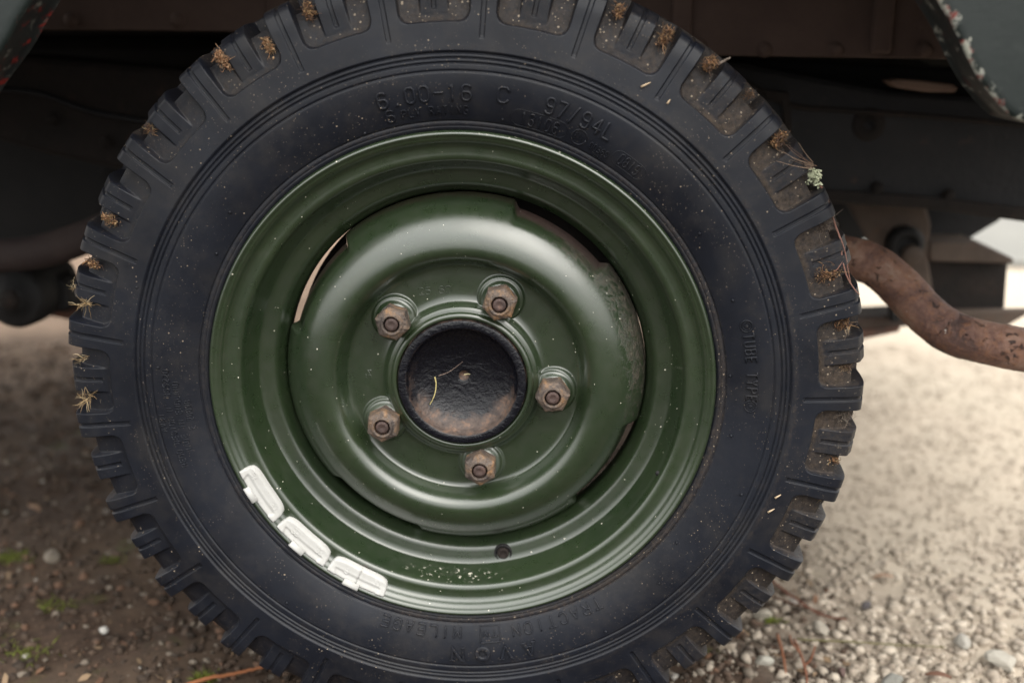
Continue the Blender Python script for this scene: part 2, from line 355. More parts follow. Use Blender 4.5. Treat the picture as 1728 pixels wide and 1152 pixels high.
# ================================================================== THE SETTING: ground
def axis(*segs):
    out = []
    for a, b, s in segs: out += list(np.arange(a, b, s))
    return np.array(out+[segs[-1][1]])
gx = axis((-60, -8, 6), (-8, -1.6, .4), (-1.6, 1.9, .018), (1.9, 8, .4), (8, 60, 6))
gy = axis((-60, -4, 6), (-4, -.1, .3), (-.1, 1.6, .018), (1.6, 4, .12), (4, 60, 6))
GX, GY = np.meshgrid(gx, gy)
def gh(x, y):
    s = 0
    for k, (a, b, c, d) in enumerate([(7, 3, .3, .006), (11, 13, 1.3, .004), (23, 19, 2.2, .0025), (41, -37, .7, .0018), (67, 59, 4, .0012), (-53, 71, 5, .0012)]):
        s = s+d*np.sin(a*x+c)*np.cos(b*y+c*1.7)
    return s-.004
GZ = gh(GX, GY)+rng.normal(0, .0012, GX.shape)*((abs(GX) < 2) & (GY > -.2) & (GY < 1.7))
V = np.stack([GX, GY, GZ-H], -1).reshape(-1, 3)*1000
F = grid_faces(len(gy), len(gx), wrap=False)[:, ::-1]
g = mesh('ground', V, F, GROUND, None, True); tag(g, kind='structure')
# pale concrete path behind the vehicle
pv = [(900, 2250), (9000, 2250), (9000, 3600), (900, 3600)]
p = mesh('path', [(x, y, -H*1000+z) for z in (-20, 9) for x, y in pv], [[0, 1, 2, 3][::-1], [4, 5, 6, 7], [0, 1, 5, 4], [1, 2, 6, 5], [2, 3, 7, 6], [3, 0, 4, 7]], CONC)
tag(p, kind='structure')

ICO = None
def ico():
    bm = bmesh.new(); bmesh.ops.create_icosphere(bm, subdivisions=1, radius=1)
    bm.verts.ensure_lookup_table(); v = np.array([x.co for x in bm.verts]); f = np.array([[q.index for q in p.verts] for p in bm.faces]); bm.free(); return v, f
IV, IF = ico()
def rock_mass(name, pts, sizes, tints, m, flat=.6):
    n = len(pts); K = len(IV)
    jit = 1+rng.uniform(-.42, .42, (n, K, 1))
    sc3 = np.stack([rng.uniform(.7, 1.3, n), rng.uniform(.7, 1.3, n), rng.uniform(.35, .9, n)*flat/.6], -1)[:, None, :]
    P = IV[None]*jit*sc3
    a = rng.uniform(0, 6.28, n); b = rng.normal(0, .4, n)
    ca, sa, cb, sb = np.cos(a), np.sin(a), np.cos(b), np.sin(b)
    x = P[..., 0]*cb[:, None]+P[..., 2]*sb[:, None]; z = -P[..., 0]*sb[:, None]+P[..., 2]*cb[:, None]
    X = x*ca[:, None]-P[..., 1]*sa[:, None]; Y = x*sa[:, None]+P[..., 1]*ca[:, None]
    W = np.stack([X, Y, z], -1)*sizes[:, None, None]+pts[:, None, :]
    F = (IF[None]+(np.arange(n)*K)[:, None, None]).reshape(-1, 3)
    T = np.repeat(tints, K, 0)
    return mesh(name, W.reshape(-1, 3), F, m, None, False, {'tint': T})
def scatter(n, x0, x1, y0, y1, smin, smax, pw, sink=.25):
    x = rng.uniform(x0, x1, n); y = y0+(y1-y0)*rng.uniform(0, 1, n)**1.5
    s = smin+(smax-smin)*rng.uniform(0, 1, n)**pw
    z = gh(x, y)*1000-H*1000+s*sink
    return np.stack([x*1000, y*1000, z], -1), s
# gravel on the right
P, S = scatter(60000, .18, 1.75, -.02, 1.4, 1.1, 9.0, 5.5); S = np.minimum(S, 7.5-5.3*sstep(150, 600, P[:, 1]))
wz = sstep(.2, .48, P[:, 0]/1000+rng.normal(0, .08, len(P))); keep = rng.uniform(0, 1, len(P)) < .25+.75*wz; P, S, wz = P[keep], S[keep], wz[keep]
t = rng.uniform(0, 1, (len(P), 1)); T = (1-t)*np.array([.26, .215, .17])+t*np.array([.50, .435, .355]); T = T*(.55+.45*wz[:, None])
tag(rock_mass('gravel', P, S, T, STONE), 'pale cream loose gravel lying over the ground to the right of the wheel', 'gravel', kind='stuff')
# crumbs of soil and small stones on the left
P, S = scatter(26000, -1.25, .42, -.02, 1.3, 1.2, 6.5, 3.5)
t = rng.uniform(0, 1, (len(P), 1)); T = (1-t)*np.array([.020, .0135, .010])+t*np.array([.088, .057, .040])
pk = rng.uniform(0, 1, len(P)); T[pk > .90] = np.array([.18, .15, .12]); T[(pk > .80) & (pk < .90)] = np.array([.12, .066, .042]); T[pk > .985] = np.array([.32, .30, .27])
tag(rock_mass('soil_crumbs', P, S, T, STONE), 'dark brown crumbly soil with small stones left of the wheel', 'soil', kind='stuff')

n = 2600; P_, S_z = scatter(n, -1.25, .40, -.02, 1.3, 2.5, 8.5, 2.6, sink=.5); Vl, Fl, Tl = [], [], []
for i in range(n):
    a = rng.uniform(0, 6.28); L_, W_ = S_z[i], S_z[i]*rng.uniform(.2, .55); t_ = rng.normal(0, .35, 2)
    q = np.array([(-L_, 0, 0), (-L_*.3, W_, .3), (L_*.4, W_*.8, .8), (L_, 0, 0), (L_*.3, -W_, .4), (-L_*.4, -W_*.8, .7)]); q[:, 2] += q[:, 0]*t_[0]+q[:, 1]*t_[1]
    ca, sa = math.cos(a), math.sin(a); q = np.stack([q[:, 0]*ca-q[:, 1]*sa, q[:, 0]*sa+q[:, 1]*ca, q[:, 2]], -1)+P_[i]
    Vl.append(q); Fl.append([i*6+k for k in range(6)]); Tl.append(np.repeat([np.array([(.16, .085, .05), (.10, .055, .035), (.22, .15, .09), (.055, .035, .025)][rng.integers(4)])*rng.uniform(.6, 1.3)], 6, 0))
tag(mesh('leaf_litter', np.vstack(Vl), Fl, PLANT, None, False, {'tint': np.vstack(Tl)}), 'brown scraps of leaf and bark littering the soil left of the wheel', 'litter', kind='stuff')
def stone(lab, u, v, size, tint, flat=.6, seed=0, group=None):
    r = np.random.default_rng(seed+100)
    bm = bmesh.new(); bmesh.ops.create_icosphere(bm, subdivisions=2, radius=1)
    v_ = np.array([x.co for x in bm.verts]); f_ = [[q.index for q in p.verts] for p in bm.faces]; bm.free()
    for _ in range(7):                       # planar cuts give a broken-stone look
        nrm = r.normal(0, 1, 3); nrm /= np.linalg.norm(nrm); d = r.uniform(.55, .8)
        k = v_@nrm; v_ = v_-np.maximum(k-d, 0)[:, None]*nrm
    v_ = v_*np.array([size, size*r.uniform(.55, .8), size*flat]); a = r.uniform(0, 3)
    v_ = v_@np.array([[math.cos(a), math.sin(a), 0], [-math.sin(a), math.cos(a), 0], [0, 0, 1]])
    tint = tuple(.6*t for t in tint); c = at(u, v, z=-H*1000); c[2] += size*flat*.35; v_ = v_+c
    o = mesh('stone', v_, f_, STONE, None, False, {'tint': np.repeat([tint], len(v_), 0)})
    tag(o, lab, 'stone', 'single stones lying on the ground')
ST = [('chalk white triangular stone on brown soil below the tyre at right', 1288, 1118, 13, (.62, .60, .52), .6),
      ('large pale cream stone at the right edge among the gravel', 1690, 1118, 19, (.62, .58, .50), .5),
      ('grey white angular stone just above the large cream one at far right', 1622, 1085, 15, (.55, .52, .46), .5),
      ('pale flat stone half buried beside moss on the left soil', 88, 942, 19, (.36, .31, .25), .4),
      ('small bright white pebble on dark soil at lower left', 175, 1064, 7, (.75, .73, .68), .7),
      ('grey beige pebble left of the white pebble on the dark soil', 134, 955, 5, (.42, .37, .30), .7),
      ('pale block of gravel nearest the tread at right, beside a twig', 1285, 1040, 13, (.50, .46, .38), .6),
      ('beige stone just right of the tread below two twigs', 1385, 1062, 14, (.52, .47, .39), .5),
      ('tan stone below the tread left of the white triangular one', 1222, 1100, 13, (.42, .35, .27), .6),
      ('grey flat stone at the bottom edge in the pale gravel', 1505, 1148, 15, (.30, .30, .27), .4),
      ('dark grey pebble lying in the pale gravel right of the tyre', 1462, 1022, 8, (.12, .11, .12), .6),
      ('reddish pebble between soil and gravel at bottom right', 1420, 1136, 8, (.16, .10, .09), .6),
      ('pale pink stone on the left soil close to the lower tread', 335, 952, 9, (.30, .22, .18), .5)]
for i, (l, u, v, s, t, f) in enumerate(ST): stone(l, u, v, s, t, f, i)

def strands(name, lists, m, tints, rad, n=4, parent=None):
    Vs, Fs, Ts, k = [], [], [], 0
    for pth, tn, rd in zip(lists, tints, rad):
        v, f = tube(pth, rd, n); Vs.append(v); Fs += [[i+k for i in q] for q in f]; k += len(v); Ts.append(np.repeat([tn], len(v), 0))
    return mesh(name, np.vstack(Vs), Fs, m, parent, True, {'tint': np.vstack(Ts)})
def twig(lab, pts, rad, tint, side=0, lift=4):
    P = [at(u, v, z=-H*1000+lift+(i % 2)*3) for i, (u, v) in enumerate(pts)]
    S = spline(P, n=7); S = S+rng.normal(0, rad*.12, S.shape)
    ls = [S]; ts = [tint]; rs = [np.linspace(rad, rad*.6, len(S))]
    for k in range(side):
        b = S[int(len(S)*(.3+.2*k))]; d = np.array([rng.uniform(-30, 30), rng.uniform(10, 40), 10]); ls.append(spline([b, b+d*.5+rng.normal(0, 2, 3), b+d], n=4)); ts.append(tint); rs.append(rad*.5)
    tag(strands('twig', ls, PLANT, ts, rs, 7), lab, 'twig', 'twigs lying on the ground')
twig('thick orange brown twig on the soil under the lower left of the tyre', [(290, 1165), (345, 1145), (400, 1135), (447, 1124)], 2.6, (.30, .11, .045))
twig('rust red twig angled away from the tyre tread onto the gravel', [(1296, 975), (1340, 1008), (1385, 1036), (1428, 1045)], 1.9, (.15, .055, .035))
twig('dark brown twig running under the rust red one to the tread', [(1270, 990), (1320, 1012), (1392, 1034)], 1.7, (.09, .045, .03))
twig('long thin olive green stem lying across the pale gravel', [(1345, 1078), (1430, 1082), (1510, 1087), (1594, 1091)], 1.1, (.13, .12, .045))
twig('short orange twig standing nearly vertical at the bottom right', [(1312, 1070), (1322, 1105), (1326, 1135)], 1.7, (.24, .09, .04))
twig('forked reddish twig at the bottom with orange tip right of the white stone', [(1340, 1078), (1352, 1105), (1360, 1135), (1362, 1160)], 1.5, (.22, .08, .04), 2)
twig('dark crooked twig on the soil just below the right tread blocks', [(1215, 1080), (1228, 1100), (1236, 1118)], 1.5, (.07, .04, .03))
def leaf(lab, u, v, L, Wd, ang, tint):
    c = at(u, v, z=-H*1000+5); n = 9; Vv, Ff = [], []
    for i in range(n):
        t = i/(n-1); wd = Wd*math.sin(math.pi*min(max(t, .04), .97))**.8
        for s in (-1, 0, 1): Vv.append((t*L-L/2, s*wd/2, 3*abs(s)*.7+3*math.sin(t*3)))
    Vv = np.array(Vv); a = R(ang); Vv = Vv@np.array([[math.cos(a), math.sin(a), 0], [-math.sin(a), math.cos(a), 0], [0, 0, 1]])+c
    for i in range(n-1):
        for s in range(2): k = i*3+s; Ff.append([k, k+3, k+4, k+1])
    o = mesh('dead_leaf', Vv, Ff, PLANT, None, True, {'tint': np.repeat([tint], len(Vv), 0)}); s = o.modifiers.new('t', 'SOLIDIFY'); s.thickness = .0005
    tag(o, lab, 'leaf', 'dead leaves on the ground')
leaf('tan dead leaf curled on the dark soil at far left', 58, 858, 30, 10, -35, (.32, .20, .13))
leaf('brown dead leaf lying flat in the gravel at the bottom right', 1583, 1142, 26, 9, -12, (.15, .075, .05))
leaf('orange brown leaf scrap on the gravel under the right of the tyre', 1490, 975, 26, 7, 5, (.34, .22, .15))
def moss(lab, u, v, rad, n, hgt=7):
    ls, ts, rs = [], [], []
    for i in range(n):
        c = at(u, v, z=-H*1000)+np.array([rng.normal(0, rad), rng.normal(0, rad*.7), 0]); c[2] = gh(c[0]/1000, c[1]/1000)*1000-H*1000
        d = np.array([rng.normal(0, 4), rng.normal(0, 4), rng.uniform(.5, 1)*hgt]); ls.append([c, c+d*.6, c+d+np.array([d[0]*.4, d[1]*.4, -1])])
        ts.append(np.array([.13, .16, .02])*rng.uniform(.6, 1.4)); rs.append([.7, .6, .2])
    tag(strands('moss_tuft', ls, PLANT, ts, rs, 3), lab, 'moss', 'moss tufts on the ground')
moss('bright green moss patch at the left edge on brown soil', 22, 940, 13, 120)
moss('small moss tuft on soil below the pale flat stone', 90, 1020, 10, 60)
moss('green moss sprig on the soil below the lower left tread', 345, 1140, 7, 60, 12)
moss('thin grassy moss patch at the lower left of the soil', 40, 1095, 14, 70)
moss('moss tuft beside the tread at bottom left, above the twig', 190, 945, 8, 40)
moss('tiny green sprout between stones right of the tread', 1303, 1045, 4, 30, 9)

# ================================================================== THE VEHICLE
veh = empty('off_road_vehicle', (0, 700, -H*1000))
tag(veh, 'old dark green off-road vehicle with dished green steel wheel, seen close at its wheel arch', 'vehicle')
wheel = empty('wheel', (0, 0, 0), veh)

# ------------------------------------------------------------------ tyre
prof = [(214, 14), (217.5, 7), (221, 3), (223, 1.4), (226.5, .6), (228, .4), (232, -1.5), (238, -4), (246, -6.6), (256, -8.6), (264, -9.3), (270, -9.2),
        (276, -8.8), (283, -8.2), (292, -7.4), (304, -6.3), (318, -4.8), (330, -3.8), (338, -2.4), (342.6, -.8), (345.8, 2.6), (347.6, 7.5), (349.2, 14), (350.6, 24), (351.8, 40), (352.4, 58), (352.6, 76)]
PR = spline(prof, n=24); dseg = np.r_[0, np.cumsum(np.linalg.norm(np.diff(PR, axis=0), axis=1))]
def p_at(s): return np.interp(s, dseg, PR[:, 0]), np.interp(s, dseg, PR[:, 1])
def s_of_r(r): k = PR[:, 1] < 10; return np.interp(r, PR[k][2:, 0], dseg[k][2:])
S1 = dseg[-1]
sA = list(np.arange(0, s_of_r(221), 1.5))+list(np.arange(s_of_r(221), s_of_r(234), .5))+list(np.arange(s_of_r(234), s_of_r(266), 1.6))+list(np.arange(s_of_r(266), s_of_r(286.5), .33))
sA += list(np.arange(s_of_r(286.5), s_of_r(301), 1.1))+list(np.arange(s_of_r(301), s_of_r(322), .8))+list(np.arange(s_of_r(322), S1-52, 1.15))+list(np.arange(S1-52, S1-.1, 2.6))+[S1]
sA = np.array(sA); rF, yF = p_at(sA)
# mirrored back half, coarser
kb = np.arange(len(sA)-2, -1, -4); rB, yB = rF[kb], 152-yF[kb]
r_ = np.r_[rF, rB]; y_ = np.r_[yF, yB]; sS = np.r_[sA, 2*S1-sA[kb]]
tr = np.gradient(r_, sS); ty = np.gradient(y_, sS); nl = np.hypot(tr, ty)+1e-9; NR, NY = ty/nl, -tr/nl   # outward normal (r,y)
NP, PH0 = 25, 2.0017+R(0.0); pit = 2*math.pi/NP
off = np.arange(-7.2, 7.2, .24); cl = []
for c in (0.0,): cl += list(c+np.array([-.42, -.36, -.30, -.24, -.18, 0, .18, .24, .30, .36, .42]))
for c in (-1.9, 1.9): cl += list(c+np.arange(-.3, .31, .075))
for c in (-7.2, 7.2): cl += list(c-np.sign(c)*np.array([0, .18, .24, .30, .36, .42]))
for c in (-7.2+2.1, 7.2-2.1): cl += list(c+np.arange(-.3, .31, .075))
off = np.unique(np.round(np.r_[off, cl], 3)); off = off[(off >= -7.2) & (off < 7.2)]
keep = [off[0]]
for o_ in off[1:]:
    if o_-keep[-1] > .055: keep.append(o_)
off = np.radians(np.array(keep)); nc = len(off)*NP
PHI = (PH0+np.arange(NP)[:, None]*pit+off[None, :]).ravel()
dl = np.tile(off, NP)                       # angle from lug centre
pk = np.repeat(np.arange(NP), len(off))
db = np.where(dl > 0, dl-pit/2, dl+pit/2)   # angle from pocket (block) centre
RR, YY, SS = r_[:, None], y_[:, None], sS[:, None]
sc_s = np.minimum(SS, 2*S1-SS)              # distance along the profile from the bead, symmetric
s306, s346, s352 = s_of_r(306), s_of_r(338)+10, s_of_r(338)+22
back = SS > S1
# pocket mask (rounded)
jit = .25*np.sin(PHI*37)+.2*np.sin(PHI*91+2)
lo = np.where(np.abs(dl) < 1, 0, 0)
qx = np.abs(db)[None, :]*RR*(1-.0*RR)-(pit/2-R(1.9))*RR+9.5+jit[None, :]
qy = (s306-sc_s)+9.5+0*qx
sdf = np.hypot(np.maximum(qx, 0), np.maximum(qy, 0))+np.minimum(np.maximum(qx, qy), 0)-9.5
pocket = 1-sstep(-1.5, .3, sdf)
blk = (1-sstep(R(1.85), R(2.22), np.abs(db)))[None, :]*sstep(s306+3, s306+8, sc_s)
u1 = np.clip((sc_s-s306-4)/(s346-s306-4), 0, 1)
d_gap = 5.2+8.5*u1**1.25+0*qx
d_blk = np.where(sc_s < s346, 5.2-2.2*u1, 3.0*(1-sstep(s346, s352+6, sc_s)))+0*qx
D = pocket*((1-blk)*d_gap+blk*np.minimum(d_blk, d_gap))
crown = np.abs(YY-76)
centre = 1-sstep(30, 34, crown+5*np.sin(PHI*NP)[None, :])
D = D*(1-centre)+centre*(8*(1-sstep(2.0, 3.5, np.abs(crown-14+3*np.sin(PHI*NP*2)[None, :])))+8*(1-sstep(1.5, 2.6, crown+0*D)))
# channels in lugs and blocks
def chan(da, s0, s1, dep, hw):
    a = np.abs(da)[None, :]*RR/hw
    return dep*(1-sstep(.72, 1.1, a))*sstep(s0, s0+1.2, sc_s)*(1-sstep(s1, s1+2, sc_s))
D += chan(dl, s_of_r(294), S1-34, 1.5, 2.0)*(1-centre)+chan(db, s306+10, S1-34, 1.5, 1.9)*pocket*(1-centre)
# sidewall rings
def ring(rc, wd, dep): return dep*np.exp(-((RR-rc)/wd)**2)*(YY < 10)
Dr = ring(282.2, .75, 1.5)+ring(278.3, .7, 1.3)+ring(274.6, .7, 1.3)+.8*(sstep(284.5, 283.2, RR))*(sstep(267, 268.6, RR))*(YY < 10)*0+ring(268.3, .9, 1.0)+ring(228.6, .6, 1.0)+ring(224.6, .5, .5)
Dr = Dr-.7*sstep(283, 284.5, RR)*(YY < 20)*(1-sstep(330, 342, RR))
D = D+Dr
wob = .35*np.sin(3*PHI+1)[None, :]*np.exp(-((RR-255)/20)**2)+.25*np.sin(7*PHI)[None, :]*np.exp(-((RR-250)/14)**2)
D = D+wob*(YY < 20)
Rd = RR-D*NR[:, None]; Yd = YY-D*NY[:, None]
X = Rd*np.cos(PHI)[None, :]; Z = Rd*np.sin(PHI)[None, :]
TV = np.stack([X, Yd, Z], -1).reshape(-1, 3); TF = grid_faces(len(sS), nc)
# dirt: lodged dust in pockets (more to the right and bottom), on tread faces and a film near the rings and bead
side_w = (.5+.5*np.cos(PHI-R(12)))**1.5; pk_rnd = rng.uniform(.75, 1.15, NP+1)[pk]
dirt = pocket*(1-.72*blk)*(.10+.80*side_w)[None, :]*pk_rnd[None, :]*(1-.25*u1)
dirt = np.maximum(dirt, (.25+.45*np.clip(np.sin(PHI), 0, 1))[None, :]*sstep(347, 350, RR)*(YY > 10)*(1-pocket)+0*dirt)
dirt = np.maximum(dirt, (.12*np.exp(-((RR-287)/3)**2)*(YY < 10))*(.4+1.2*side_w)[None, :])
dirt = np.maximum(dirt, .42*np.exp(-((RR-226)/3.5)**2)*(.35+.8*np.clip(np.cos(PHI-R(-30)), 0, 1))[None, :])
dirt = np.clip(dirt, 0, 1).ravel()
ftmp = bpy.data.meshes.new('tmp'); 
def vnormals(V, F):
    a = V[F[:, 2]]-V[F[:, 0]]; b = V[F[:, 3]]-V[F[:, 1]]; n = np.cross(a, b); N = np.zeros_like(V)
    for k in range(4): np.add.at(N, F[:, k], n)
    return N/(np.linalg.norm(N, axis=1)[:, None]+1e-12)
TN = vnormals(TV, TF)
if (TN[:nc*30, 1].mean() > 0): TF = TF[:, ::-1]; TN = -TN
nrow = len(sS)-1; fi = np.repeat(np.arange(nrow), nc); fj = np.tile(np.arange(nc), nrow)
sc_f = np.minimum(sS[fi], 2*S1-sS[fi]); front = sS[fi] < S1-33
lugf = front & (np.abs(dl[fj]) < R(1.9)) & (r_[fi] > 300) 
blkf = front & (np.abs(db[fj]) < R(2.15)) & (sc_f > s306+6) & (r_[fi] > 300)
def sub(name, mask, parent):
    f = TF[mask]; idx, inv = np.unique(f, return_inverse=True); 
    return mesh(name, TV[idx], inv.reshape(f.shape), RUB, parent, True, {'dirt': dirt[idx]}, TN[idx])
sub('tyre', ~(lugf | blkf), wheel)
for k in range(NP):
    sub('tread_lug', lugf & (pk[fj] == k), wheel)
    phb = (PHI[fj]-(PH0+k*pit+pit/2)+math.pi) % (2*math.pi)-math.pi
    sub('tread_block', blkf & (np.abs(phb) < R(3)), wheel)

# ------------------------------------------------------------------ raised lettering
G = {  # stroke font on a 4 x 6 grid
 '0': [[(1, 0), (3, 0), (4, 1), (4, 5), (3, 6), (1, 6), (0, 5), (0, 1), (1, 0)]], '1': [[(1.0, 5), (2, 6), (2, 0)]],
 '2': [[(0, 5), (1, 6), (3, 6), (4, 5), (4, 3.8), (0, 0), (4, 0)]], '3': [[(0, 5.2), (1, 6), (3, 6), (4, 5), (4, 4), (3, 3.2), (1.5, 3.2)], [(3, 3.2), (4, 2.2), (4, 1), (3, 0), (1, 0), (0, .8)]],
 '4': [[(3, 0), (3, 6), (0, 1.8), (4, 1.8)]], '5': [[(4, 6), (.4, 6), (.2, 3.4), (3, 3.6), (4, 2.6), (4, 1), (3, 0), (1, 0), (0, .8)]],
 '6': [[(3.8, 5.2), (3, 6), (1, 6), (0, 5), (0, 1), (1, 0), (3, 0), (4, 1), (4, 2.4), (3, 3.3), (0, 3.3)]], '7': [[(0, 6), (4, 6), (1.4, 0)]],
 '8': [[(1, 3.2), (0, 4), (0, 5), (1, 6), (3, 6), (4, 5), (4, 4), (3, 3.2), (1, 3.2), (0, 2.3), (0, 1), (1, 0), (3, 0), (4, 1), (4, 2.3), (3, 3.2)]],
 '9': [[(.2, .8), (1, 0), (3, 0), (4, 1), (4, 5), (3, 6), (1, 6), (0, 5), (0, 3.7), (1, 2.8), (4, 2.8)]],
 '.': [[(1.7, 0), (2.1, .25)]], '-': [[(.2, 3), (4, 3)]], '/': [[(.6, -.3), (3.4, 6.3)]], "'": [[(1.8, 6), (2.0, 5)]],
 'A': [[(0, 0), (2, 6), (4, 0)], [(.8, 2.1), (3.2, 2.1)]], 'B': [[(0, 0), (0, 6), (3, 6), (4, 5), (4, 4), (3, 3.2), (0, 3.2)], [(3, 3.2), (4, 2.3), (4, 1), (3, 0), (0, 0)]],
 'C': [[(4, 4.8), (3, 6), (1, 6), (0, 5), (0, 1), (1, 0), (3, 0), (4, 1.2)]], 'D': [[(0, 0), (0, 6), (2.6, 6), (4, 4.6), (4, 1.4), (2.6, 0), (0, 0)]],
 'E': [[(4, 6), (0, 6), (0, 0), (4, 0)], [(0, 3.1), (3.4, 3.1)]], 'G': [[(4, 4.9), (3, 6), (1, 6), (0, 5), (0, 1), (1, 0), (3, 0), (4, 1), (4, 2.8), (2.2, 2.8)]],
 'I': [[(2, 0), (2, 6)]], 'L': [[(0, 6), (0, 0), (3.8, 0)]], 'M': [[(0, 0), (0, 6), (2, 2.2), (4, 6), (4, 0)]], 'N': [[(0, 0), (0, 6), (4, 0), (4, 6)]],
 'O': [[(1, 0), (3, 0), (4, 1), (4, 5), (3, 6), (1, 6), (0, 5), (0, 1), (1, 0)]], 'P': [[(0, 0), (0, 6), (3, 6), (4, 5), (4, 3.9), (3, 3), (0, 3)]],
 'R': [[(0, 0), (0, 6), (3, 6), (4, 5), (4, 3.9), (3, 3), (0, 3)], [(2, 3), (4, 0)]], 'S': [[(4, 5), (3, 6), (1, 6), (0, 5), (0, 4), (1, 3.2), (3, 2.9), (4, 2), (4, 1), (3, 0), (1, 0), (0, 1)]],
 'T': [[(0, 6), (4, 6)], [(2, 6), (2, 0)]], 'U': [[(0, 6), (0, 1), (1, 0), (3, 0), (4, 1), (4, 6)]], 'V': [[(0, 6), (2, 0), (4, 6)]], 'Y': [[(0, 6), (2, 3), (4, 6)], [(2, 3), (2, 0)]],
 '*': [[(1.7, 3), (2.2, 3.1)]]}
def ysurf(r):
    k = (PR[:, 1] < 10) & (PR[:, 0] > 220); return np.interp(r, PR[k, 0], PR[k, 1])
def ribbon(P2, hw, h, mapf):
    """raised bead with sloping flanks along a 2-D polyline; mapf(u,v,height)->xyz"""
    P = np.array(P2, float)
    Q = [P[0]]
    for a, b in zip(P[:-1], P[1:]):
        n = max(1, int(np.linalg.norm(b-a)/1.2))
        for k in range(1, n+1): Q.append(a+(b-a)*k/n)
    Q = np.array(Q); T = np.gradient(Q, axis=0); T /= np.linalg.norm(T, axis=1)[:, None]+1e-9
    # extend ends
    if np.linalg.norm(Q[0]-Q[-1]) > .1: Q[0] -= T[0]*hw*.6; Q[-1] += T[-1]*hw*.6
    else: T[0] = T[-1] = (T[0]+T[-1])/(np.linalg.norm(T[0]+T[-1])+1e-9)
    Nn = np.stack([-T[:, 1], T[:, 0]], -1)
    k = np.array([(-1.0, -.25), (-.66, .9), (.0, 1.05), (.66, .9), (1.0, -.25)]); V = []
    for q, nn in zip(Q, Nn):
        for a, b in k: V.append(mapf(*(q+nn*a*hw), b*h))
    V = np.array(V); m = len(Q); F = [list(f) for f in grid_faces(m, 5, wrap=False)]
    F += [[0, 1, 2, 3, 4], [m*5-1, m*5-2, m*5-3, m*5-4, m*5-5]]
    return V, F
def tyre_map(r0, a0):
    def f(u, v, h):
        r = r0+v; a = a0-u/r0; return (r*math.cos(a), ysurf(r)+.05-h, r*math.sin(a))
    return f
def lettering(text, r0, deg0, deg1, height, hw, h=.75, boost=1.95, aspect=None, acc=None, mapf=None, m=None, span=None, name='lettering', parent=None):
    """text reading clockwise from deg0 to deg1 (centres of first and last glyph), feet towards the hub"""
    A = acc or Acc(); sc_ = height/6; n = len(text)
    L = span if span is not None else (R(deg0-deg1)*(r0+height/2)); stp = L/max(1, n-1) if n > 1 else 0
    gw = (aspect*1.3 if aspect >= .75 else aspect*.95) if aspect else min(1.05, .60*stp/(4*sc_) if n > 1 else 1.0)
    mf = mapf or tyre_map(r0, R(deg0))
    if mapf is None: h *= boost
    for i, ch in enumerate(text):
        for st in G.get(ch, []):
            A.add(*ribbon([((x-2)*sc_*gw+i*stp, y*sc_) for x, y in st], hw, h, mf))
    if acc is None:
        o = fixn(A.build(name, m or RUB, parent or wheel, True)); return o
    return A
lettering('6.00-16', 245.5, 103.6, 88.4, 12, 1.15, .9)
lettering('C', 246.5, 81.3, 81.3, 12, 1.2, .9, aspect=.8)
lettering('97/94L', 246.5, 72.6, 61.3, 12.5, 1.15, .9)
lettering('6', 233.6, 103.0, 103.0, 9.0, .8, .7, aspect=.76); lettering('PLY RATING', 234.4, 100.2, 88.3, 6.6, .5, .8)
lettering('13106', 232.6, 76.8, 70.4, 9.6, .8, .6, aspect=.58)
lettering('00369', 233.8, 62.6, 59.1, 5.2, .42, .5); lettering('TDR21', 229.5, 61.6, 59.2, 3.0, .25, .35)
lettering('0819', 235.5, 56.2, 52.6, 8.5, .6, .5, aspect=.6)
lettering('TUBE TYPE', 245.4, 12.2, -.2, 8.6, .72, .8, aspect=.74)
lettering('TRACTION', 232.5, -58.7, -77.6, 9.2, .78, .8, aspect=.78); lettering('MILEAGE', 232.0, -91.2, -107.2, 9.2, .78, .8, aspect=.78)
lettering('TM', 234.5, -82.9, -84.9, 5.5, .6, .6, aspect=.9)
lettering('AVBI', 261.6, -171.6+.2, -174.4, 4.8, .45, .5); lettering("REGD DESIGN N' 865220", 253.5, -163.6, -183.1, 5.2, .42, .55)
lettering('MADE IN ENGLAND', 245.8, -166.4, -180.6, 5.2, .42, .55); lettering('E 28898', 237.8, -170.9, -176.5, 5.2, .45, .5)
def outline(pts, r0, deg, hw=.45, h=.5):
    h *= 1.5
    A = Acc(); A.add(*ribbon(pts, hw, h, tyre_map(r0, R(deg)))); return fixn(A.build('lettering_outline', RUB, wheel, True))
def capsule(L, hh): 
    a = np.linspace(-90, 90, 9); r_h = [(L/2+hh*math.cos(R(t)), hh*math.sin(R(t))) for t in a]; l_h = [(-L/2-hh*math.cos(R(t)), -hh*math.sin(R(t))) for t in a]
    return r_h+l_h+[r_h[0]]
def circle(rad, n=20): return [(rad*math.cos(t), rad*math.sin(t)) for t in np.linspace(0, 2*math.pi, n+1)]
outline(capsule(34, 6.6), 237.4, 73.6, .35, .35); outline(capsule(19, 6.2), 239.6, 54.3, .35, .35)
outline(circle(6.2), 238.1, 65.4, .6, .6); lettering('E11', 236.0, 66.1, 64.75, 4.6, .4, .5, aspect=.62)
for d in (14.3, -2.1): outline(circle(5.0), 249.6, d, .45, .5); outline(circle(.7, 8), 249.6, d, .6, .7); outline(circle(3.2), 249.6, d, .25, .3)
outline([(-9, -6.5), (9, -6.5)], 237.2, -83.9, .5, .6); outline([(-9, 8), (9, 8)], 237.2, -83.9, .5, .6); outline([(-9, -6.5), (-9, 8)], 237.2, -83.9, .5, .6); outline([(9, -6.5), (9, 8)], 237.2, -83.9, .5, .6)
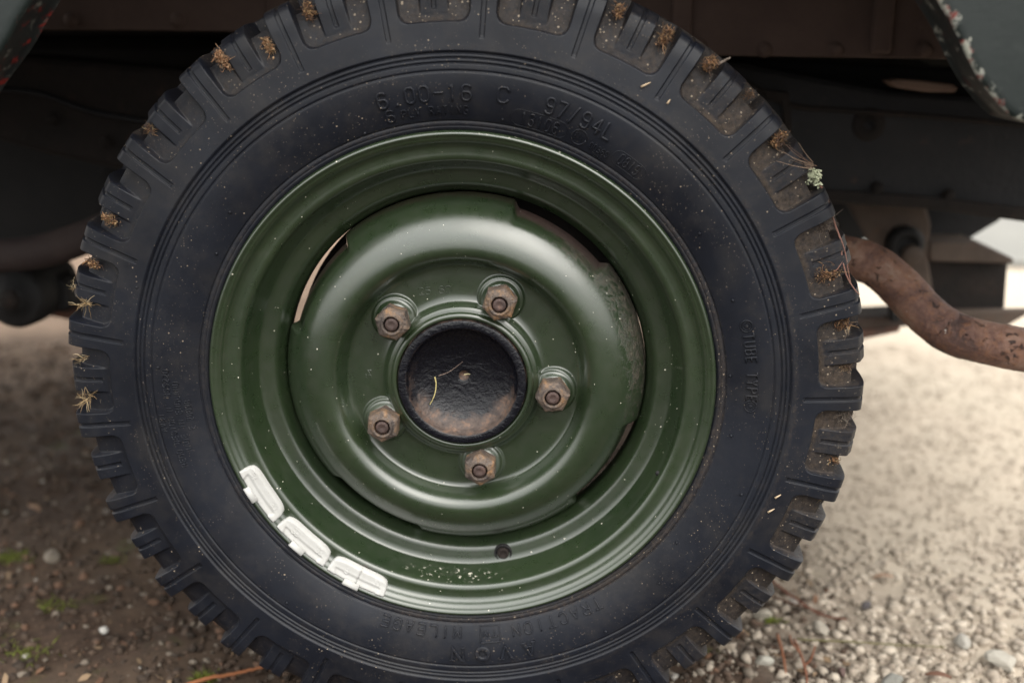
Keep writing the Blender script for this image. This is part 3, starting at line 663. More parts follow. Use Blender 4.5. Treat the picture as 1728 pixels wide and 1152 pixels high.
# the serif maker's name, cut as solid raised glyphs
def glyph(polys, r0, deg, h=2.3):
    A = Acc(); mf = tyre_map(r0, R(deg))
    for p in polys:
        n = len(p); c = np.mean(p, 0); q = [(c[0]+(x-c[0])*1.0, c[1]+(y-c[1])*1.0) for x, y in p]
        V = [mf(x, y, -.4) for x, y in q]+[mf(x, y, h) for x, y in q]
        A.add(V, [list(range(n, 2*n)), list(range(n-1, -1, -1))]+[[i, (i+1) % n, (i+1) % n+n, i+n] for i in range(n)])
    o = bevel(fixn(A.build('lettering', RUB, wheel, False)), .35, 2); return o
S = 2.25
def sg(pts): return [(x*S, y*S) for x, y in pts]
gA = [sg([(-2.9, 0), (-2.9, .45), (-2.4, .5), (-.35, 6), (.35, 6), (-1.5, .9), (-1.1, .45), (-1.1, 0)]), sg([(2.9, 0), (1.0, 0), (1.0, .45), (1.4, .6), (-.35, 6), (.35, 6), (2.5, .5), (2.9, .45)]), sg([(-1.3, 1.7), (-1.1, 2.3), (1.1, 2.3), (1.3, 1.7)])]
gV = [[(x, 6*S-y) for x, y in p] for p in (gA[0], gA[1])]
gN = [sg([(-3, 0), (-3, .4), (-2.5, .5), (-2.5, 5.5), (-3, 5.6), (-3, 6), (-1.9, 6), (-1.9, .5), (-1.4, .4), (-1.4, 0)]), sg([(-2.4, 6), (-1.2, 6), (2.5, .9), (2.5, 0), (1.9, 0)]), sg([(1.3, 6), (1.3, 5.6), (1.9, 5.5), (1.9, .3), (2.5, .3), (2.5, 5.5), (3, 5.6), (3, 6)])]
def ringpoly(ro, ri, n=24):
    P = []
    for i in range(n):
        a, b = 2*math.pi*i/n, 2*math.pi*(i+1)/n
        P.append([(ro*math.cos(a), 3*S+ro*math.sin(a)), (ro*math.cos(b), 3*S+ro*math.sin(b)), (ri*math.cos(b), 3*S+ri*math.sin(b)), (ri*math.cos(a), 3*S+ri*math.sin(a))])
    return P
def glyph_ring(r0, deg, ro, ri, h):
    A = Acc(); mf = tyre_map(r0, R(deg)); n = 36; V = []
    for rr, hh in ((ro+.3, -.4), (ro-.15, h-.1), (ro-.5, h), (ri+.5, h), (ri+.15, h-.1), (ri-.3, -.4)):
        for i in range(n): a = 2*math.pi*i/n; V.append(mf(rr*math.cos(a), 3*S+rr*math.sin(a), hh))
    A.add(V, grid_faces(6, n)); return fixn(A.build('lettering', RUB, wheel, True))
glyph(gA, 248.5, -75.9); glyph(gV, 248.5, -80.9); glyph_ring(248.5, -85.8, 6.8, 3.6, 2.3); glyph(gN, 248.5, -91.0)
# little moulding nibs (vent spew)
for d, r0, L in ((4.0, 232, 0), (35, 243, 0), (141, 244, 0), (150, 236, 0), (-20, 262, 0), (-36, 238, 0), (176, 262, 0), (109, 231, 0), (-9, 238, 6), (-45, 252, 0), (80.8, 233, 0), (20, 244, 0), (-128, 262, 0), (162, 288, 0), (-60, 263, 0)):
    a = R(d); r = r0; A = Acc(); b = np.array([r*math.cos(a), ysurf(r), r*math.sin(a)])
    A.add(*tube([b, b+[0, -1.2, 0], b+[0, -2.0, 0]], [1.3, 1.1, .3], 8)); A.build('moulding_nib', RUB, wheel)

# ------------------------------------------------------------------ rim
rp = spline([(221.3, 5.5), (221.0, 2.0), (220.0, -.5), (218.3, -1.5), (216.9, -.9), (215.6, .1), (213.8, .9), (211.8, 2.9), (209.4, 6.4), (206.8, 8.1), (202.8, 8.7), (199.0, 8.9), (196.0, 10.8), (194.0, 15.5), (192.6, 22), (190.4, 29), (188.2, 34), (186.6, 36.8), (183.5, 38.6),
             (178.5, 39.8), (174.0, 41.0), (171.0, 43.6), (168.6, 47.5), (166.0, 51.5), (164.8, 55), (164.6, 62), (165.5, 72), (170, 78), (178, 84), (186, 92), (191, 104), (195, 120), (198, 140), (203, 147), (214, 150), (219, 149)], n=5)
na = 360; a = np.linspace(0, 2*np.pi, na, endpoint=False)
rrust = np.zeros((len(rp), na)); rdirt = np.zeros((len(rp), na))
rdirt += (.22*np.exp(-((rp[:, 0]-220)/2.5)**2)[:, None])*(rp[:, 1] < 20)[:, None]*(.4+.6*np.clip(np.cos(a-R(60)), 0, 1))[None]
rdirt += (.28*np.exp(-((rp[:, 1]-27)/9)**2))[:, None]*np.clip(np.cos(a-R(-95)), 0, 1)[None]**6
rrust += (.55*np.exp(-((rp[:, 0]-203)/5)**2)*(rp[:, 1] < 30))[:, None]*(np.exp(-((np.degrees(a)-243)/3)**2))[None]
chips = np.exp(-((rp[:, 1]-23)/8)**2)[:, None]*(rp[:, 1] < 45)[:, None]*np.exp(-((np.degrees(a)-266)/11)**2)[None]+.5*np.exp(-((rp[:, 0]-220)/1.5)**2)[:, None]*np.exp(-((np.degrees(a)-75)/14)**2)[None]
lathe('rim', rp, GREEN, wheel, na, attrs={'dirt': rdirt.ravel(), 'rust': rrust.ravel(), 'chips': chips.ravel()})
# rim well hole with its rivet-like plug
def small_lathe(name, prof_, m, c, parent, n=24): return lathe(name, prof_, m, parent, n, c[0], c[2])
vc = (179.4*math.cos(R(-78.7)), 0, 179.4*math.sin(R(-78.7)))
small_lathe('valve_hole', [(8.6, 41.5), (8.4, 38.6), (7.9, 38.0), (7.2, 38.2), (6.6, 39.4), (.01, 39.6)], DARK, vc, wheel)
small_lathe('valve_hole_plug', [(5.6, 40), (5.5, 37.4), (4.6, 36.6), (3.6, 36.4), (3.2, 37.0), (0.01, 36.9)], RAILB, vc, wheel)
pc = (194.0*math.cos(R(-25.1)), 0, 194.0*math.sin(R(-25.1)))
small_lathe('drain_hole', [(2.6, 16.5), (2.0, 14.8), (.01, 14.8)], DARK, pc, wheel, 12)

# ------------------------------------------------------------------ pressed disc
dp = spline([(57.6, 24), (57.8, 19.2), (58.8, 17.6), (60.6, 17.4), (62.4, 18.6), (63.6, 20.8), (65.0, 21.4), (67.4, 23), (69.2, 26.6), (71.5, 29.4), (75, 30.8), (80, 31.2), (90, 31.2), (98, 31.2), (102.2, 30.7), (104.8, 29), (106.8, 25), (108.8, 20), (111.4, 15.4),
             (115, 11.8), (119.5, 10.2), (125, 10.7), (131, 12.6), (137, 15.6), (143, 19.8), (149, 25.2), (154.5, 31.8), (159, 39), (162.0, 45.2), (163.4, 50), (163.9, 52), (163.2, 53.2), (161.5, 52.6)], n=6)
nd = 900; a = np.linspace(0, 2*np.pi, nd, endpoint=False)
cut = np.zeros(nd)
for c in (56.2, 147.4, -33.0, -123.5+.5):
    dd = np.abs((np.degrees(a)-c+180) % 360-180); cut = np.maximum(cut, 1-sstep(15.4, 18.2, dd))
Rd_ = dp[:, 0][:, None]-cut[None]*6.4*sstep(146, 162, dp[:, 0])[:, None]
Yd_ = dp[:, 1][:, None]-0*Rd_
X = Rd_*np.cos(a); Z = Rd_*np.sin(a); BN = [R(65.3+72*k) for k in range(5)]; RB = 81.0
boss = np.zeros_like(X)
for b in BN:
    d = np.hypot(X-RB*math.cos(b), Z-RB*math.sin(b))
    hgt = 3.6*(1-sstep(19.2, 21.4, d))+4.6*(1-sstep(12.5, 18.0, d))
    boss = np.maximum(boss, hgt*(dp[:, 0][:, None] > 64))
Yd_ = np.minimum(Yd_, np.where(boss > 0.01, np.minimum(Yd_, 31.2-boss), Yd_))
Yd_ = Yd_+.12*np.sin(5*a+.5*np.sin(3*a))[None]*sstep(70, 100, dp[:, 0])[:, None]
# weak handling dents in the flat face
Yd_ += .35*np.exp(-((X-35)**2/90+(Z-72)**2/500))+.3*np.exp(-((X+12)**2/60+(Z-83)**2/120))+.25*np.exp(-((X-52)**2/60+(Z-52)**2/300))
DV = np.stack([X, Yd_, Z], -1).reshape(-1, 3)
deg = np.degrees(a); deg = (deg+180) % 360-180
gr = sstep(134, 156, dp[:, 0])[:, None]*(.85*np.exp(-((deg-14)/30)**2)+.55*np.exp(-((deg-50)/14)**2)+.35*np.exp(-((deg+30)/14)**2))[None]
gr += (.32*np.exp(-((dp[:, 0]-62)/4)**2))[:, None]*np.exp(-((deg-35)/35)**2)[None]
ru = sstep(158.5, 162.5, dp[:, 0])[:, None]*(.30+.6*cut)[None]*np.clip(.35+np.cos(R(1)*(deg-65)), 0, 1)[None]
ru = np.maximum(ru, .9*sstep(155.5, 162, dp[:, 0])[:, None]*(cut*np.exp(-((deg-56)/30)**2))[None])
mesh('wheel_disc', DV, grid_faces(len(dp), nd), GREEN, wheel, True, {'dirt': np.clip(gr, 0, 1).ravel(), 'rust': np.clip(ru, 0, 1).ravel()})
# faint numbers stamped in the disc
def disc_map(cx, cz, ang=0, y0=31.05):
    ca, sa = math.cos(ang), math.sin(ang)
    return lambda u, v, h: (cx+u*ca-v*sa, y0-h*.6, cz+u*sa+v*ca)
lettering('25 60', 0, 0, 0, 6.2, .32, .30, aspect=.8, mapf=disc_map(-36, 76, R(5)), m=GREEN, span=24, name='stamped_number')
lettering('54', 0, 0, 0, 5.0, .30, .30, aspect=.8, mapf=disc_map(-83, -.5, R(80)), m=GREEN, span=5, name='stamped_number')

# ------------------------------------------------------------------ nuts and studs
def nut_mesh():
    n = 48; V = []; rot = .0
    hexr = lambda t: 13.4/math.cos(((t) % (math.pi/3))-math.pi/6)
    lev = [(0, 1, 0), (13.5, 1, 0), (15.2, .94, 0), (16.4, .84, .0), (17.2, 0, 10.0), (18.2, 0, 9.3), (18.6, 0, 8.4), (18.4, 0, 7.4), (17.2, 0, 7.0), (12, 0, 6.9)]
    for h, f, c in lev:
        for i in range(n):
            t = 2*math.pi*i/n; rr = hexr(t)*f if f else c
            if f and f < 1: rr = min(rr, 14.4*f/.94)
            V.append((rr*math.cos(t), -h, rr*math.sin(t)))
    return np.array(V), grid_faces(len(lev), n)
nv, nf = nut_mesh()
for i, b in enumerate(BN):
    t = [.2, .75, .45, .52, .1][i]; c = np.array([RB*math.cos(b), 23.5, RB*math.sin(b)])
    ca, sa = math.cos(t), math.sin(t); v = nv.copy(); v = np.stack([v[:, 0]*ca-v[:, 2]*sa, v[:, 1], v[:, 0]*sa+v[:, 2]*ca], -1)
    v += rng.normal(0, .12, v.shape)
    o = mesh('wheel_nut', v+c, nf, NUT, wheel, False); bevel(o, .5, 2)
    for p_ in o.data.polygons: p_.use_smooth = False
    o2 = small_lathe('wheel_stud', [(5.9, 22), (5.9, 6.6), (5.2, 5.6), (3, 5.4), (2.2, 5.8), (.01, 5.9)], STUD, c, wheel, 20)

# ------------------------------------------------------------------ hub cap
hp = [(57.0, 26), (57.0, 16.8), (56.6, 15.8), (55.6, 15.3), (53, 15.2), (50.6, 15.2), (49.8, 15.6), (49.2, 16.8)]
for t in np.linspace(0.05, 1, 22):
    rr = 48.9*math.cos(t*math.pi/2)**.92; hp.append((max(rr, 5.0), 17+21*math.sin(t*math.pi/2)**1.15 if rr > 5 else 38))
hp = [q for i, q in enumerate(hp) if i == 0 or q != hp[i-1]]
hp += [(4.2, 38.6), (3.9, 41), (.01, 41)]; hp = np.array(hp); na2 = 200; a = np.linspace(0, 2*np.pi, na2, endpoint=False)
zz = hp[:, 0][:, None]*np.sin(a)[None]; rr = hp[:, 0][:, None]+0*zz
hr = sstep(29, 45, rr)*np.clip(-.12-zz/42, 0, 1)*(rr < 49.3)*1.0+.34*(rr < 49.3)*sstep(38, 47, rr)*(1-sstep(-20, 30, zz))
hr += ((rr > 56.8)*.55)+((rr > 49.5) & (rr < 50.0))*.2+(rr <= 4.4)*1.0
lathe('hub_cap', hp, HUB, wheel, na2, attrs={'rust': np.clip(hr, 0, 1).ravel()})

# ------------------------------------------------------------------ balance weights clipped on the rim
def weight(d0, d1, clipd, text, rmid=208.6, crack=None):
    L = R(abs(d1-d0))*rmid; wd = 16.5; n1, n2 = 56, 15; cen = (d0+d1)/2; V = []
    def mf(u, v, h):
        r = rmid+v; an = R(cen)+u/rmid
        base = np.interp(r, [196, 201, 207, 211, 214.5, 218], [11.4, 9.4, 7.4, 4.3, .2, -1.6])
        return (r*math.cos(an), base*.55+.6-h, r*math.sin(an))
    for i in range(n1):
        s = -1+2*i/(n1-1); u = s*L/2
        e = max(1-abs(s)**4.2, 0)**.5
        lo_ = -wd/2*max(e, .02); hi_ = wd/2-.8*abs(s)**3; lo_ = min(lo_+max(0, abs(s)-.93)*60, hi_-1.5)
        for j in range(n2):
            t = -1+2*j/(n2-1); v = lo_+(hi_-lo_)*(t+1)/2
            edge = min(1, (1-abs(t))/.15)**.5*min(1, (1-abs(s))/.05)**.6
            h = (3.6-1.3*sstep(.10, .16, t)*(1-sstep(.78, .82, abs(s)+.12*t))-1.3*max(0, t-.1)-.5*abs(s)**6)*edge
            if crack is not None and abs(s-crack) < .03: h -= 2.2*edge
            V.append(mf(u, v, h if edge > .02 else -3))
    o = fixn(mesh('balance_weight', V, grid_faces(n1, n2, wrap=False), LEAD, wheel, True))
    # spring clip over the rim flange
    A = Acc(); cl_ = []
    cu = (clipd-cen)*R(1)*rmid; cw = 7.6
    for v, h in ((5.0, 2.2), (5.4, 3.0), (6.6, 3.5), (8.4, 3.9), (9.9, 3.8), (10.8, 2.8), (11.0, .5)):
        for u in (-cw, -cw+.5, cw-.5, cw): cl_.append(mf(cu+u, v, h-(0 if abs(u) < cw else 1.3)+.35))
    o2 = fixn(mesh('weight_clip', cl_, grid_faces(7, 4, wrap=False), LEAD, wheel, False)); sm = o2.modifiers.new('t', 'SOLIDIFY'); sm.thickness = .0007
    if text:
        for tx, u0, vv, hg in text:
            # glyph feet towards the tyre side
            lettering(tx, 0, 0, 0, hg, .36, .45, aspect=.8, mapf=lambda u, v, h, u0=u0, vv=vv: mf(u0+u, vv+v, 3.25+h*1.3), m=LEAD, span=(len(tx)-1)*hg*.75, name='stamped_number')
    return o
weight(-158.0, -142.6, -151.6, [('30', 14, -5.2, 4.6), ('2N', -20, -4.6, 4.2)])
weight(-141.7, -126.2, -134.3, [('35', 14, -5.0, 5.0), ('35', -14, -4.2, 5.0)])
weight(-125.5, -109.6, -118.4, [('30', 16, -4.6, 4.2), ('3', -12, -3, 4.2)], crack=.02)

# ------------------------------------------------------------------ brake drum behind
lathe('brake_backplate', [(60, 99), (155, 99), (162, 100), (164.4, 103), (164.4, 108), (60, 109)], RAILB, wheel, 96)
lathe('brake_drum', [(60, 62), (118, 64), (126, 70), (128, 80), (128, 97), (60, 98)], RAILB, wheel, 96)

# ------------------------------------------------------------------ body panels and arch
def arch():
    rt = [at(u, v, -92) for u, v in [(1728, 205), (1700, 190), (1665, 150), (1640, 110), (1612, 50), (1582, 0)]]
    lf = [at(u, v, -92) for u, v in [(52, 0), (30, 35), (5, 80)]]
    P = [(900, 231), (520, 231), (450, 232)]+[(p[0], p[2]) for p in rt]+[(312, 362), (285, 415), (245, 458), (0, 476), (-200, 458), (-245, 415), (-276, 355)]+[(p[0], p[2]) for p in lf]
    P += [(-350, 255), (-362, 236), (-380, 222), (-440, 214), (-520, 212), (-1500, 212)]
    return P
AR = np.array(arch()); AR = spline(AR, n=6)
Tn = np.gradient(AR, axis=0); Tn /= np.linalg.norm(Tn, axis=1)[:, None]; Nn = np.stack([Tn[:, 1], -Tn[:, 0]], -1)
if (Nn[len(AR)//2, 1] < 0): Nn = -Nn
rows = [0, .8, 3, 7, 14, 26, 45, 80]; V = []; E_ = []
for k, d in enumerate(rows):
    q = AR+Nn*d
    yb = [-89.5, -91.3, -92, -92, -92, -92, -92, -92][k]
    V += [(x, yb, z) for x, z in q]; E_ += [max(0, 1-d/16)*(1 if x > 0 else .55) for x, z in q]
top = AR+Nn*80; V += [(x*1.0, -92, 1150 if z > 0 else z) for x, z in top]; E_ += [0]*len(top)
fixn(mesh('wing_panel', V, grid_faces(len(rows)+1, len(AR), wrap=False), BODY, veh, False, {'edge': E_}))
rl = [(-89.5, 0), (-87, -.4), (-74, -1), (-62, -1.2), (-51, -1), (-48, 1)]; V = []; SD = []
for yb, d in rl:
    q = AR+Nn*(-d); V += [(x, yb, z) for x, z in q]; SD += [1.0 if x < 0 else .12 for x, z in q]
o = fixn(mesh('arch_return', V, grid_faces(len(rl), len(AR), wrap=False), LIP, veh, True, {'side': SD}))
# tub side, floor, far side
zr = at(1400, 98, 300)[2]; zl = at(200, 50, 300)[2]
plate('inner_panel', [(-1500, zl), (-380, zl-1), (120, zl-6), (170, zr+3), (420, zr), (560, zr-2), (800, zr-3), (800, 700), (-1500, 700)], 300, 306, BROWN, veh, 2)
for u in (1490, 1150, 470):
    x = at(u, 50, 292)[0]; plate('panel_rib', [(x-11, 276 if u > 600 else 303), (x+11, 276 if u > 600 else 303), (x+11, 700), (x-11, 700)], 290, 299.5, BROWN, veh, 4)
plate('floor', [(-1500, 305), (120, 296), (150, 281), (800, 276), (800, 300), (-1500, 330)], 307, 1560, DARK, veh, 2)
plate('far_side_panel', [(-1500, 120), (800, 120), (800, 1150), (-1500, 1150)], 1562, 1580, DARK, veh, 2)
plate('body_roof', [(-1500, 1152), (800, 1152), (800, 1180), (-1500, 1180)], -92, 1580, BODY, veh, 2)
plate('tail_panel', [(790, 230), (800, 230), (800, 1150), (790, 1150)], -80, 1560, BODY, veh, 2)
plate('arch_liner', [(-560, 530), (430, 530), (430, 540), (-560, 540)], -88, 298, BROWN, veh, 2)
# ------------------------------------------------------------------ chassis
q = [at(u, v, 430) for u, v in [(1150, 98), (1250, 104), (1500, 152), (1760, 170), (1760, 376), (1560, 348), (1400, 338), (1300, 330), (1150, 300)]]
plate('chassis_rail', [(p[0], p[2]) for p in q], 430, 500, RAIL, veh, 8)
q = [at(u, v, 425) for u, v in [(1385, 318), (1560, 330), (1760, 352), (1760, 378), (1560, 352), (1400, 342)]]
plate('rail_flange', [(p[0], p[2]) for p in q], 421, 429, RAILB, veh, 3)
q = [at(u, v, 400) for u, v in [(-60, 90), (60, 95), (215, 110), (330, 120), (330, 330), (200, 288), (80, 262), (-60, 222)]]
plate('chassis_rail', [(p[0], p[2]) for p in q], 400, 480, RAILB, veh, 8)
q = [at(u, v, 470) for u, v in [(1900, 130), (1900, 300), (1150, 300), (150, 300), (150, 120), (1150, 90)]]
plate('chassis_rail_middle', [(p[0], p[2]) for p in q], 502, 560, DARK, veh, 5)
c = at(1470, 205, 428); lathe('rail_hole', [(5, 426), (4.4, 428.5), (.01, 428.6)], DARK, veh, 16, c[0], c[2])
lathe('rail_boss', [(20, 431), (19, 428.6), (6, 427.8), (5.5, 429)], RAILB, veh, 24, c[0]-2, c[2]-4)
q = [at(u, v, 402) for u, v in [(1497, 137), (1515, 133), (1560, 137), (1608, 143), (1616, 149), (1610, 156), (1560, 155), (1512, 148)]]
plate('brake_pipe_bracket', [(p[0], p[2]) for p in q], 400, 428, TANB, veh, 2)
q = [at(u, v, 426) for u, v in [(1285, 150), (1330, 155), (1335, 225), (1322, 225), (1318, 172), (1290, 168)]]
plate('rail_gusset', [(p[0], p[2]) for p in q], 420, 429, RAILB, veh, 2)
# fuel tank and gearbox masses under the floor
q = [at(u, v, 700) for u, v in [(-700, 60), (620, 60), (620, 250), (420, 350), (200, 428), (-700, 436)]]
plate('fuel_tank', [(p[0], p[2]) for p in q], 700, 1250, DARK, veh, 20)
q = [at(u, v, 620) for u, v in [(900, 60), (1700, 110), (1700, 320), (1450, 322), (1380, 300), (900, 280)]]
plate('gearbox_shield', [(p[0], p[2]) for p in q], 900, 1200, DARK, veh, 20)
# axle and propshaft pieces on the left
P = [at(u, v, y) for u, v, y in [(-160, 445, 330), (-60, 442, 335), (0, 432, 340), (70, 424, 350), (150, 398, 370), (260, 350, 400)]]
A = Acc(); A.add(*tube(spline(P, n=8), 20, 24)); A.build('exhaust_pipe_front', mat_simple('dull_brown_pipe', (.028, .019, .019), (.048, .033, .030), 20, .75, .002, .5), veh)
P0 = at(35, 496, 420)
lathe('spring_eye', [(40, 500), (42, 430), (40, 404), (33, 398), (19, 397), (18, 392), (6, 390), (.01, 391)], DARK, veh, 40, P0[0], P0[2])
lathe('eye_bolt', [(14, 396), (14, 388), (11, 385), (.01, 385)], RAILB, veh, 6, P0[0], P0[2])
q = [at(u, v, 440) for u, v in [(-150, 462), (75, 458), (112, 475), (118, 525), (90, 528), (60, 515), (-150, 522)]]
plate('spring_hanger', [(p[0], p[2]) for p in q], 440, 480, DARK, veh, 6)
q = [at(u, v, 490) for u, v in [(60, 517), (260, 520), (260, 556), (140, 545), (75, 532)]]
plate('leaf_spring', [(p[0], p[2]) for p in q], 490, 550, RUSTL, veh, 3)
# suspension hanger on the right
def px(y, pts): return [(at(u, v, y)[0], at(u, v, y)[2]) for u, v in pts]
plate('damper_mount', px(520, [(1395, 330), (1420, 330), (1462, 402), (1440, 412), (1420, 395)]), 520, 545, DARK, veh, 3)
plate('hanger_plate', px(540, [(1418, 335), (1562, 342), (1572, 380), (1566, 430), (1580, 520), (1540, 520), (1500, 440), (1462, 405)]), 540, 552, GREYB, veh, 4)
c = at(1528, 412, 530); lathe('hanger_bush', [(24, 540), (24, 528), (20, 522), (13, 520), (12, 524), (8, 526), (.01, 526)], DARK, veh, 32, c[0], c[2])
c = at(1538, 430, 520); lathe('bush_bolt', [(13, 528), (13, 514), (11, 511), (.01, 511)], GREYB, veh, 20, c[0], c[2])
plate('hanger_web', px(600, [(1560, 340), (1700, 345), (1690, 372), (1640, 402), (1600, 412), (1566, 408)]), 600, 640, DARK, veh, 5)
plate('hanger_flange', px(560, [(1560, 404), (1640, 404), (1702, 432), (1700, 440), (1560, 436)]), 540, 640, GREYB, veh, 3)
plate('tow_box', px(560, [(1556, 437), (1702, 437), (1696, 522), (1640, 535), (1556, 535)]), 560, 640, RAILB, veh, 3)
plate('tow_box_foot', px(560, [(1560, 520), (1740, 518), (1690, 548), (1640, 562), (1560, 545)]), 545, 559, GREYB, veh, 3)
plate('leaf_spring', px(560, [(1300, 545), (1460, 536), (1560, 530), (1560, 548), (1460, 558), (1300, 566)]), 560, 620, mat_simple('dark_leaf_steel', (.05, .035, .03), (.09, .06, .045), 20, .7, .002, .4), veh, 2)
plate('leaf_spring', px(556, [(1300, 566), (1450, 557), (1520, 552), (1518, 560), (1450, 574), (1300, 582)]), 556, 616, RUSTL, veh, 2)
plate('spring_clip', px(550, [(1500, 490), (1512, 490), (1514, 540), (1500, 540)]), 540, 556, DARK, veh, 2)
plate('spring_clip', px(550, [(1517, 500), (1524, 500), (1524, 538), (1517, 538)]), 540, 556, GREYB, veh, 2)
# exhaust tail pipe
P = [at(u, v, y) for u, v, y in [(1290, 425, 300), (1370, 428, 262), (1430, 434, 232), (1478, 450, 218), (1520, 485, 200), (1560, 527, 182), (1606, 561, 166), (1660, 577, 152), (1728, 590, 142), (1830, 604, 135)]]
S_ = spline(P, n=16); rad = 21.4+.25*np.sin(np.arange(len(S_))*.21)+.12*np.sin(np.arange(len(S_))*.63)
V, F = tube(S_, rad, 40); V = V+rng.normal(0, .12, V.shape); A = Acc(); A.add(V, F); A.build('exhaust_pipe', PIPE, veh)
P = [at(u, v, 424) for u, v in [(1240, 128), (1330, 176), (1420, 186), (1560, 196), (1760, 214)]]
A = Acc(); A.add(*tube(spline(P, n=8), 3.2, 10)); A.build('brake_pipe', RAILB, veh)
P = [at(u, v, 396) for u, v in [(-60, 150), (60, 158), (160, 190), (300, 214)]]
A = Acc(); A.add(*tube(spline(P, n=8), 3.6, 10)); A.build('brake_pipe', RAIL, veh)
for u, v, y in [(1180, 78, 299), (1290, 84, 299), (1410, 84, 299), (1560, 84, 299), (120, 34, 299), (300, 34, 299), (1600, 330, 428), (1480, 318, 428), (1352, 305, 428), (90, 200, 399), (180, 240, 399)]:
    c = at(u, v, y); lathe('bolt_head', [(8.5, y+1), (8.5, y-1.2), (5.6, y-1.3), (5.6, y-5.2), (4.8, y-6), (.01, y-6)], BROWN if y == 299 else RAILB, veh, 12, c[0], c[2])
# far wheel, seen as a dark shape between the parts
lathe('far_wheel', [(200, 1380), (330, 1382), (350, 1400), (352, 1500), (330, 1530), (200, 1532)], DARK, veh, 64, 0, 0)

# ================================================================== DEBRIS stuck to the tyre
def tuft(name, lab, cat, u, v, y, n, L, spread, tints, rad=.35, dirv=None, curl=.5, seg=8):
    """a matted clump: wandering fibres and crumbs strewn along the groove, a few ends sticking out"""
    c = at(u, v, y); rd_ = np.array([c[0], 0, c[2]]); rd_ /= np.linalg.norm(rd_); ls, ts, rs = [], [], []
    straw = tints is ST_
    for i in range(n if straw or L > 30 else int(n*3.2)):
        d = rng.normal(0, 1, 3); d[1] *= .6
        if dirv is not None: d = d*(spread if straw else spread*1.25)+np.array(dirv)
        d /= np.linalg.norm(d); l = L*(rng.uniform(.35, 1.1) if straw else .8*rng.uniform(.2, .95)**1.4); p = c+rd_*np.clip(rng.normal(-.15*L, .22*L), -.55*L, .12*L)*(0 if (straw or L > 30) else 1)+rng.normal(0, L*.11 if L < 30 else 1.2, 3); P = [p]
        for k in range(seg-1):
            d = d+rng.normal(0, .22 if straw else (.10 if L > 30 else .42), 3); d /= np.linalg.norm(d); p = p+d*l/(seg-1); P.append(p)
        ls.append(np.array(P)); g_ = rng.uniform(.4, 1.0)
        ts.append(np.array(tints[rng.integers(len(tints))])*g_); rs.append(np.linspace(rad, rad*.35, seg)*rng.uniform(.45, 1.15))
    if not straw and rad > .3 and L < 30:
        for i in range(int(n*2.4)):
            p = c+rd_*np.clip(rng.normal(-.18*L, .25*L), -.6*L, .1*L)+rng.normal(0, L*.12, 3); q = rng.normal(0, 1, 3)*rng.uniform(.5, 1.3)
            ls.append(np.array([p, p+q*.6, p+q])); ts.append(np.array(tints[rng.integers(len(tints))])*rng.uniform(.35, .9)); rs.append(np.array([.5, 1.0, .4])*rng.uniform(.6, 1.5))
    o = strands(name, ls, PLANT, ts, rs, 4); tag(o, lab, cat, 'plant tufts caught in the tyre tread'); return o
ST_ = [(.55, .40, .22), (.42, .28, .14), (.60, .48, .30)]; BR = [(.16, .09, .055), (.30, .15, .07), (.10, .06, .045), (.42, .26, .13)]
out = (-1, -.3, 0)
tuft('dried_grass_tuft', 'straw coloured grass tuft poking from the tread, lowest on the left side', 'grass', 150, 672, 0, 30, 17, .9, ST_, .36, (-.6, -.4, .1))
tuft('dried_grass_tuft', 'pair of straw stalks in the tread gap above the lowest left tuft', 'grass', 143, 604, -2, 12, 15, .8, ST_, .35, (-.5, -.3, 0))
tuft('dried_grass_tuft', 'bundle of yellow straw wedged in the left tread beside the ground line', 'grass', 146, 512, -2, 30, 14, .8, ST_, .4, (-.5, -.3, .6))
tuft('dried_grass_tuft', 'small straw star sticking out from the left tread block', 'grass', 126, 486, 4, 14, 8, 1.2, ST_, .3, (-.7, -.2, .4))
tuft('dried_grass_tuft', 'brown root ball in the left tread gap level with the dark pipe', 'grass', 152, 443, -2, 34, 12, 1.3, BR, .4)
tuft('dried_grass_tuft', 'brown straw knot in the upper left tread gap over the black chassis', 'grass', 180, 368, -1, 34, 14, 1.1, BR+ST_[:1], .4)
tuft('dried_grass_tuft', 'wispy brown tuft on the upper left tread edge', 'grass', 252, 215, 4, 22, 12, 1.2, BR+ST_[:1], .3)
tuft('dried_grass_tuft', 'torn orange root strip hanging in the top left tread gap', 'grass', 371, 94, -1, 34, 15, .5, [(.36, .18, .09), (.45, .28, .16)], .38, (.35, -.2, -.9))
tuft('dried_grass_tuft', 'orange plant scraps in the tread gap left of the topmost pocket', 'grass', 450, 72, -1, 30, 13, .5, [(.36, .19, .09), (.42, .27, .15)], .38, (.2, -.2, -.9))
tuft('dried_grass_tuft', 'dark fibre clump at the top edge of the photograph above the left lugs', 'grass', 518, 12, 0, 40, 14, 1.2, BR, .4)
tuft('dried_grass_tuft', 'orange brown root clump in the top right tread, nearest the top edge', 'grass', 1046, 14, 0, 34, 11, 1.2, BR+[(.45, .25, .13)], .42)
tuft('dried_grass_tuft', 'ragged brown clump in the second tread gap right of the top', 'grass', 1126, 55, 0, 40, 15, .8, BR+[(.42, .24, .13)], .42, (.2, -.3, -.7))
tuft('dried_grass_tuft', 'orange rooted clump with a pale twig end crossing the tread edge', 'grass', 1202, 104, 0, 46, 13, 1.0, BR+[(.45, .24, .12)], .42, (-.3, -.3, .1))
tuft('dried_grass_tuft', 'grey fibre web in the tread gap under the orange rooted clump', 'grass', 1266, 158, 12, 36, 11, 1.2, [(.10, .09, .085), (.16, .11, .08), (.30, .16, .08)], .26)
tuft('dried_grass_tuft', 'dark root tangle above the pale crossed stems on the right tread', 'grass', 1320, 232, 2, 44, 14, 1.0, BR, .36, (-.1, -.3, -.5))
